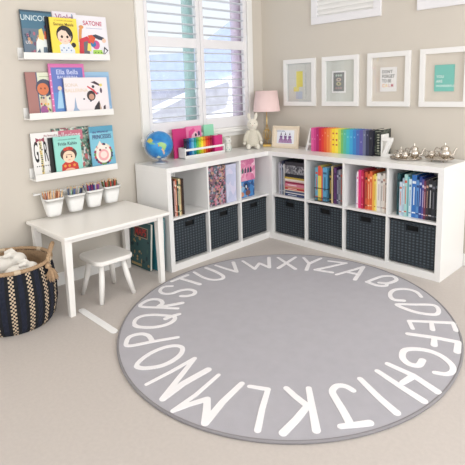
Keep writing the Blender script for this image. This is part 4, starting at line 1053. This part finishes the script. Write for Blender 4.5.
def f3(m, w, h, y):
    y = card(m, w * .50, h * .50, .132, .182, (244, 243, 242), y)
    for i, s in enumerate(("DON'T", 'FORGET', 'TO BE')): m.text(s, .033, col((96, 98, 100)), w * .5 - .050, h * .5 + .056 - i * .034, y, sx=.82, align='LEFT')
    for i, (s, c) in enumerate((('C', (236, 160, 70)), ('A', (240, 206, 120)), ('L', (214, 140, 130)), ('M', (196, 90, 110)))): m.text(s, .033, col(c), w * .5 - .037 + i * .023, h * .5 - .047, y, sx=.82)
def f4(m, w, h, y):
    y = card(m, w * .50, h * .49, .134, .182, (112, 200, 188), y)
    for i, s in enumerate(('YOU', 'ARE', 'WONDERFUL')): m.text(s, .026 if i < 2 else .022, col((236, 248, 246)), w * .5 - .054, h * .49 + .010 - i * .032, y, sx=.95, align='LEFT')
frame(0.250, 1.122, 'leftmost white wall frame, with a yellow print', f1, (210, 212, 210))
frame(0.662, 1.122, 'second white wall frame from the left, with a small grey card', f2, (214, 217, 210))
frame(1.084, 1.122, 'third white wall frame, with a small white card of grey lettering', f3)
frame(1.498, 1.121, 'rightmost white wall frame, with a small teal card', f4)
# partly seen framed panel high on the back wall
t = thing('wall_vent', 'white framed vent panel high on the back wall, cut by the top edge', 'vent', (0.552, YB - .020, 1.798))
m = MB(); w_, h_, b_ = .632, .46, .060
for a in ((0, w_, 0, b_), (0, w_, h_ - b_, h_), (0, b_, b_, h_ - b_), (w_ - b_, w_, b_, h_ - b_)): m.box(a[0], a[1], 0, .0195, a[2], a[3], SHUT)
m.build('frame', t, bevel=.002)
m = MB(); m.box(b_, w_ - b_, .014, .0195, b_, h_ - b_, WHITEM); m.build('back_panel', t)
for k in range(9):
    m = MB(); z = b_ + .012 + k * .038; m.prism([(z, 0.0), (z + .006, 0.0), (z + .026, .0), (z + .020, .0)], 0, 0, WHITE) if False else m.box(b_, w_ - b_, .004, .012, z, z + .022, WHITE); m.build('slat', t, bevel=.001)

v2 = dup(t, (1.462, YB - .020, 1.798), None, 'right white framed vent panel high on the back wall, cut by the top edge')
t['label'] = 'left white framed vent panel high on the back wall, cut by the top edge'
t['group'] = v2['group'] = 'vent panels high on the back wall'

# ------------------------------------------------------------------ rail with pencil cups
PL = mat('white_plastic', (240, 240, 238), .4)
t = thing('wall_rail', 'thin white rail on the wall carrying the four pencil cups', 'rail', (0.022, -2.250, 0.662))
m = MB(); m.tube([(0, 0, 0), (0, .600, .008)], .006, PL, 10); m.build('rod', t)
for y in (.02, .580):
    m = MB(); m.tube([(-.041, y, .0), (0, y, .0)], .007, PL, 10); m.build('bracket', t)
def cup():
    t = thing('pencil_cup', '', 'cup'); pr = []
    rings = []
    for z, w, dd in ((0, .042, .030), (.02, .046, .034), (.07, .056, .041), (.118, .064, .046)):
        rings.append([(x, y, z) for x, y in rrect(dd, w, .024, 5)])
    n = len(rings[0])
    top = [(x, y, .150 - .044 * max(0, min(1, (x + .046) / .092)) if True else z) for x, y, z in [(a * 1.02, b * 1.02, c) for a, b, c in rings[-1]]]
    rings.append(top)
    vs = [p for r_ in rings for p in r_]; fs = [(i * n + k, i * n + (k + 1) % n, (i + 1) * n + (k + 1) % n, (i + 1) * n + k) for i in range(len(rings) - 1) for k in range(n)]
    m = MB(); m.add(vs, fs + [tuple(range(n - 1, -1, -1))], PL, smooth=True); o = m.build('body', t); so = o.modifiers.new('thick', 'SOLIDIFY'); so.thickness = .0022; so.offset = -1
    m = MB(); m.box(-.056, -.0475, -.03, .03, .118, .152, PL); m.build('hook', t)
    return t
pnm = {(222, 160, 110): 'light tan', (196, 120, 84): 'terracotta', (236, 190, 150): 'peach', (150, 90, 60): 'chestnut brown', (214, 110, 90): 'coral', (240, 206, 160): 'cream',
       (40, 50, 96): 'navy', (120, 130, 150): 'blue-grey', (150, 190, 160): 'sage green', (60, 60, 70): 'charcoal', (200, 190, 190): 'pale grey', (70, 90, 150): 'denim blue', (190, 170, 140): 'sand',
       (40, 44, 110): 'dark blue', (90, 60, 140): 'violet', (150, 50, 110): 'magenta', (30, 40, 80): 'midnight blue', (200, 60, 90): 'raspberry', (60, 80, 160): 'royal blue',
       (150, 80, 50): 'rust brown', (70, 120, 70): 'green', (196, 60, 50): 'red', (90, 60, 40): 'dark brown', (220, 130, 70): 'orange', (60, 90, 60): 'dark green'}
cup0 = cup(); cups = [(-2.150, .520, 'leftmost white pencil cup, holding skin and brown tones', 'leftmost'), (-1.998, .522, 'second white pencil cup from the left, with grey and navy pencils', 'second'),
                      (-1.862, .526, 'third white pencil cup, with navy and purple pencils', 'third'), (-1.727, .530, 'rightmost white pencil cup, with brown, green and red pencils', 'rightmost')]
pal = [[(222, 160, 110), (196, 120, 84), (236, 190, 150), (150, 90, 60), (214, 110, 90), (240, 206, 160)], [(40, 50, 96), (120, 130, 150), (150, 190, 160), (60, 60, 70), (200, 190, 190), (70, 90, 150), (190, 170, 140)],
       [(40, 44, 110), (90, 60, 140), (150, 50, 110), (30, 40, 80), (200, 60, 90), (60, 80, 160)], [(150, 80, 50), (70, 120, 70), (196, 60, 50), (90, 60, 40), (220, 130, 70), (60, 90, 60)]]
for i, (y, z, lb, nm) in enumerate(cups):
    if i == 0: c_ = cup0; c_.location = (.0765, y, z); c_['label'] = lb; c_['group'] = 'white pencil cups on the rail'
    else: dup(cup0, (.0765, y, z), None, lb, 'white pencil cups on the rail')
    random.seed(20 + i); proto = {}
    for k in range(18):
        c = pal[i][k % len(pal[i])]
        if c not in proto:
            m = MB(); m.lathe([(.0040, 0), (.0040, .150)], col(c), n=7); m.lathe([(.0040, .150), (.0015, .161)], col((226, 196, 156)), n=7); m.lathe([(.0015, .161), (.0003, .165)], col(c), n=6)
            o = m.build('pencil'); proto[c] = o
        else: o = proto[c].copy(); C.objects.link(o)
        gx, gy = (k % 3 - 1) * .016, (k // 3 - 2.5) * .0135
        o.location = (.0765 + gx * .75, y + gy * .85, z + .0045); o.rotation_euler = (random.uniform(-.10, .10) - gy * 2.6, random.uniform(-.05, .05) + gx * 5, 0)
        tag(o, '%s pencil standing in the %s white pencil cup' % (pnm[c], nm), 'pencil', 'pencils in the %s cup' % nm)

# ------------------------------------------------------------------ woven floor basket
NAVY = mat('navy_weave', (24, 30, 48), .9, noise=.25, scale=60, bump=.4, bscale=300); NAVY2 = mat('black_weave', (18, 20, 26), .9); CREAM = mat('cream_weave', (206, 186, 160), .9, noise=.06, scale=80)
JUTE = mat('jute', (184, 154, 122), .9, noise=.15, scale=90, bump=.6, bscale=300)
BC = (0.265, -2.520)
t = thing('woven_basket', 'large navy and cream striped woven basket beside the desk', 'basket', (*BC, 0))
def brad(z):
    pts = [(0, .205), (.03, .228), (.12, .246), (.22, .248), (.30, .238), (.355, .225)]
    for (a, ra), (b, rb_) in zip(pts, pts[1:]):
        if z <= b: u = (z - a) / (b - a); u = u * u * (3 - 2 * u) * .4 + u * .6; return ra + (rb_ - ra) * u
    return pts[-1][1]
n, rows = 160, 32; m = MB(); vs = []; Hb = .355
for i in range(rows + 1):
    z = Hb * i / rows
    for j in range(n):
        a = 2 * PI * j / n; r = brad(z) + .0016 * math.sin(j * PI + i * PI / 2)
        vs.append((r * math.cos(a), r * math.sin(a), z))
groups = {0: [], 1: [], 2: []}
for i in range(rows):
    for j in range(n):
        q = j % 10; f = (i * n + j, i * n + (j + 1) % n, (i + 1) * n + (j + 1) % n, (i + 1) * n + j)
        if q < 3: g = 0 if (q + i) % 2 == 0 else 1
        elif q in (5, 6, 7): g = 2
        else: g = 1
        groups[g].append(f)
m.add(vs, groups[1], NAVY2)
for g, mt in ((0, CREAM), (2, NAVY)):
    ii = m.idx(mt)
    for f in groups[g]: m.f.append(f); m.mi.append(ii); m.sm.append(False)
ii = m.idx(JUTE); m.f.append(tuple(range(n - 1, -1, -1))); m.mi.append(ii); m.sm.append(False)
o = m.build('body', t); so = o.modifiers.new('thick', 'SOLIDIFY'); so.thickness = .006; so.offset = -1
m = MB(); m.lathe([(.195, .008), (.218, .03), (.236, .12), (.238, .22), (.229, .30), (.218, .35)], JUTE, n=64, cap=False); m.build('lining', t)
def twist(f, r, nn, strands=3, turns=30):
    out = []
    for s in range(strands):
        pts = []
        for k in range(nn):
            u = k / nn; p, nrm, bn = f(u); a = 2 * PI * (turns * u + s / strands); pts.append(p + (nrm * math.cos(a) + bn * math.sin(a)) * r * .55)
        out.append(pts)
    return out
def rimf(u):
    a = 2 * PI * u; return Vector((.226 * math.cos(a), .226 * math.sin(a), .360)), Vector((math.cos(a), math.sin(a), 0)), Vector((0, 0, 1))
m = MB()
for p in twist(rimf, .010, 360): m.tube(p, .0065, JUTE, 6, closed=True)
m.build('braided_rim', t)
for a in (-70, -10, 50, 110, 170, 230):
    m = MB(); m.tube([(.226 * math.cos(R(a + q)), .226 * math.sin(R(a + q)), .360) for q in (-4, -2, 0, 2, 4)], .0135, CREAM, 10); m.build('rim_wrap', t)
def handle(a0):
    A = Vector((.232 * math.cos(R(a0 - 24)), .232 * math.sin(R(a0 - 24)), .35)); B = Vector((.232 * math.cos(R(a0 + 24)), .232 * math.sin(R(a0 + 24)), .35))
    mid = (A + B) / 2 + Vector((math.cos(R(a0)), math.sin(R(a0)), 0)) * .035
    def f(u):
        w = max(0, min(1, u)); p = A.lerp(B, w); hgt = math.sin(PI * w); p = p + Vector((math.cos(R(a0)) * .03 * hgt, math.sin(R(a0)) * .03 * hgt, .085 * hgt ** .7))
        tn = (B - A).normalized(); return p, Vector((math.cos(R(a0)), math.sin(R(a0)), 0)), Vector((0, 0, 1))
    m = MB()
    for p in twist(f, .010, 90, 3, 7): m.tube(p, .0068, JUTE, 6)
    m.build('handle', t)
handle(62); handle(242)
# tassel on the handle
tp = Vector((.252 * math.cos(R(32)), .252 * math.sin(R(32)), .345)); m = MB(); random.seed(5)
m.ball(tp, .016, JUTE, n=12, k=8)
for k in range(110):
    a = random.uniform(0, 2 * PI); s = random.uniform(.2, 1); d_ = Vector((math.cos(a), math.sin(a), 0)) * s
    L = random.uniform(.05, .085); rr = Vector((math.cos(R(32)), math.sin(R(32)), 0)) * .022
    m.tube([tp, tp + d_ * .016 + rr + Vector((0, 0, -L * .4)), tp + d_ * .036 + rr + Vector((0, 0, -L))], .0020, JUTE, 4)
m.build('tassel', t)
# toys in the basket
PLU = mat('white_plush', (240, 236, 228), .95, bump=.5, bscale=260, scale=50, sheen=.5)
def toy(label, loc, rz, s):
    t = thing('plush_toy', label, 'soft toy', loc, (0, 0, R(rz)))
    m = MB(); m.ball((0, 0, .06 * s), (.085 * s, .065 * s, .060 * s), PLU); m.ball((.085 * s, 0, .085 * s), (.050 * s, .048 * s, .046 * s), PLU)
    for q in (-1, 1):
        m.tube([(.07 * s, q * .02 * s, .12 * s), (.05 * s, q * .035 * s, .135 * s), (.01 * s, q * .045 * s, .125 * s)], [.014 * s, .018 * s, .010 * s], PLU, 10)
        m.tube([(-.04 * s, q * .04 * s, .03 * s), (-.075 * s, q * .06 * s, .02 * s)], [.026 * s, .022 * s], PLU, 10); m.tube([(.05 * s, q * .04 * s, .04 * s), (.09 * s, q * .07 * s, .02 * s)], [.022 * s, .018 * s], PLU, 10)
    remesh(m.build('body', t), .005, 5)
    m = MB()
    for q in (-1, 1): m.ball((.127 * s, q * .018 * s, .095 * s), .0042, BLACK, n=8, k=6)
    m.build('eyes', t)
toy('white plush toy at the back of the woven basket', (BC[0] - .085, BC[1] - .010, .250), 65, 1.0)
toy('white plush toy at the front right of the woven basket', (BC[0] + .085, BC[1] + .01, .250), 70, .85)
t = thing('folded_blanket', 'cream blanket filling the bottom of the woven basket', 'blanket', (*BC, .012))
m = MB(); m.lathe([(.15, 0), (.190, .03), (.208, .10), (.208, .19), (.19, .218), (.10, .228), (.001, .230)], mat('brown_blanket', (120, 92, 66), .95, noise=.1, scale=30, bump=.5, bscale=200), n=40, cap=True); m.build('cloth', t)
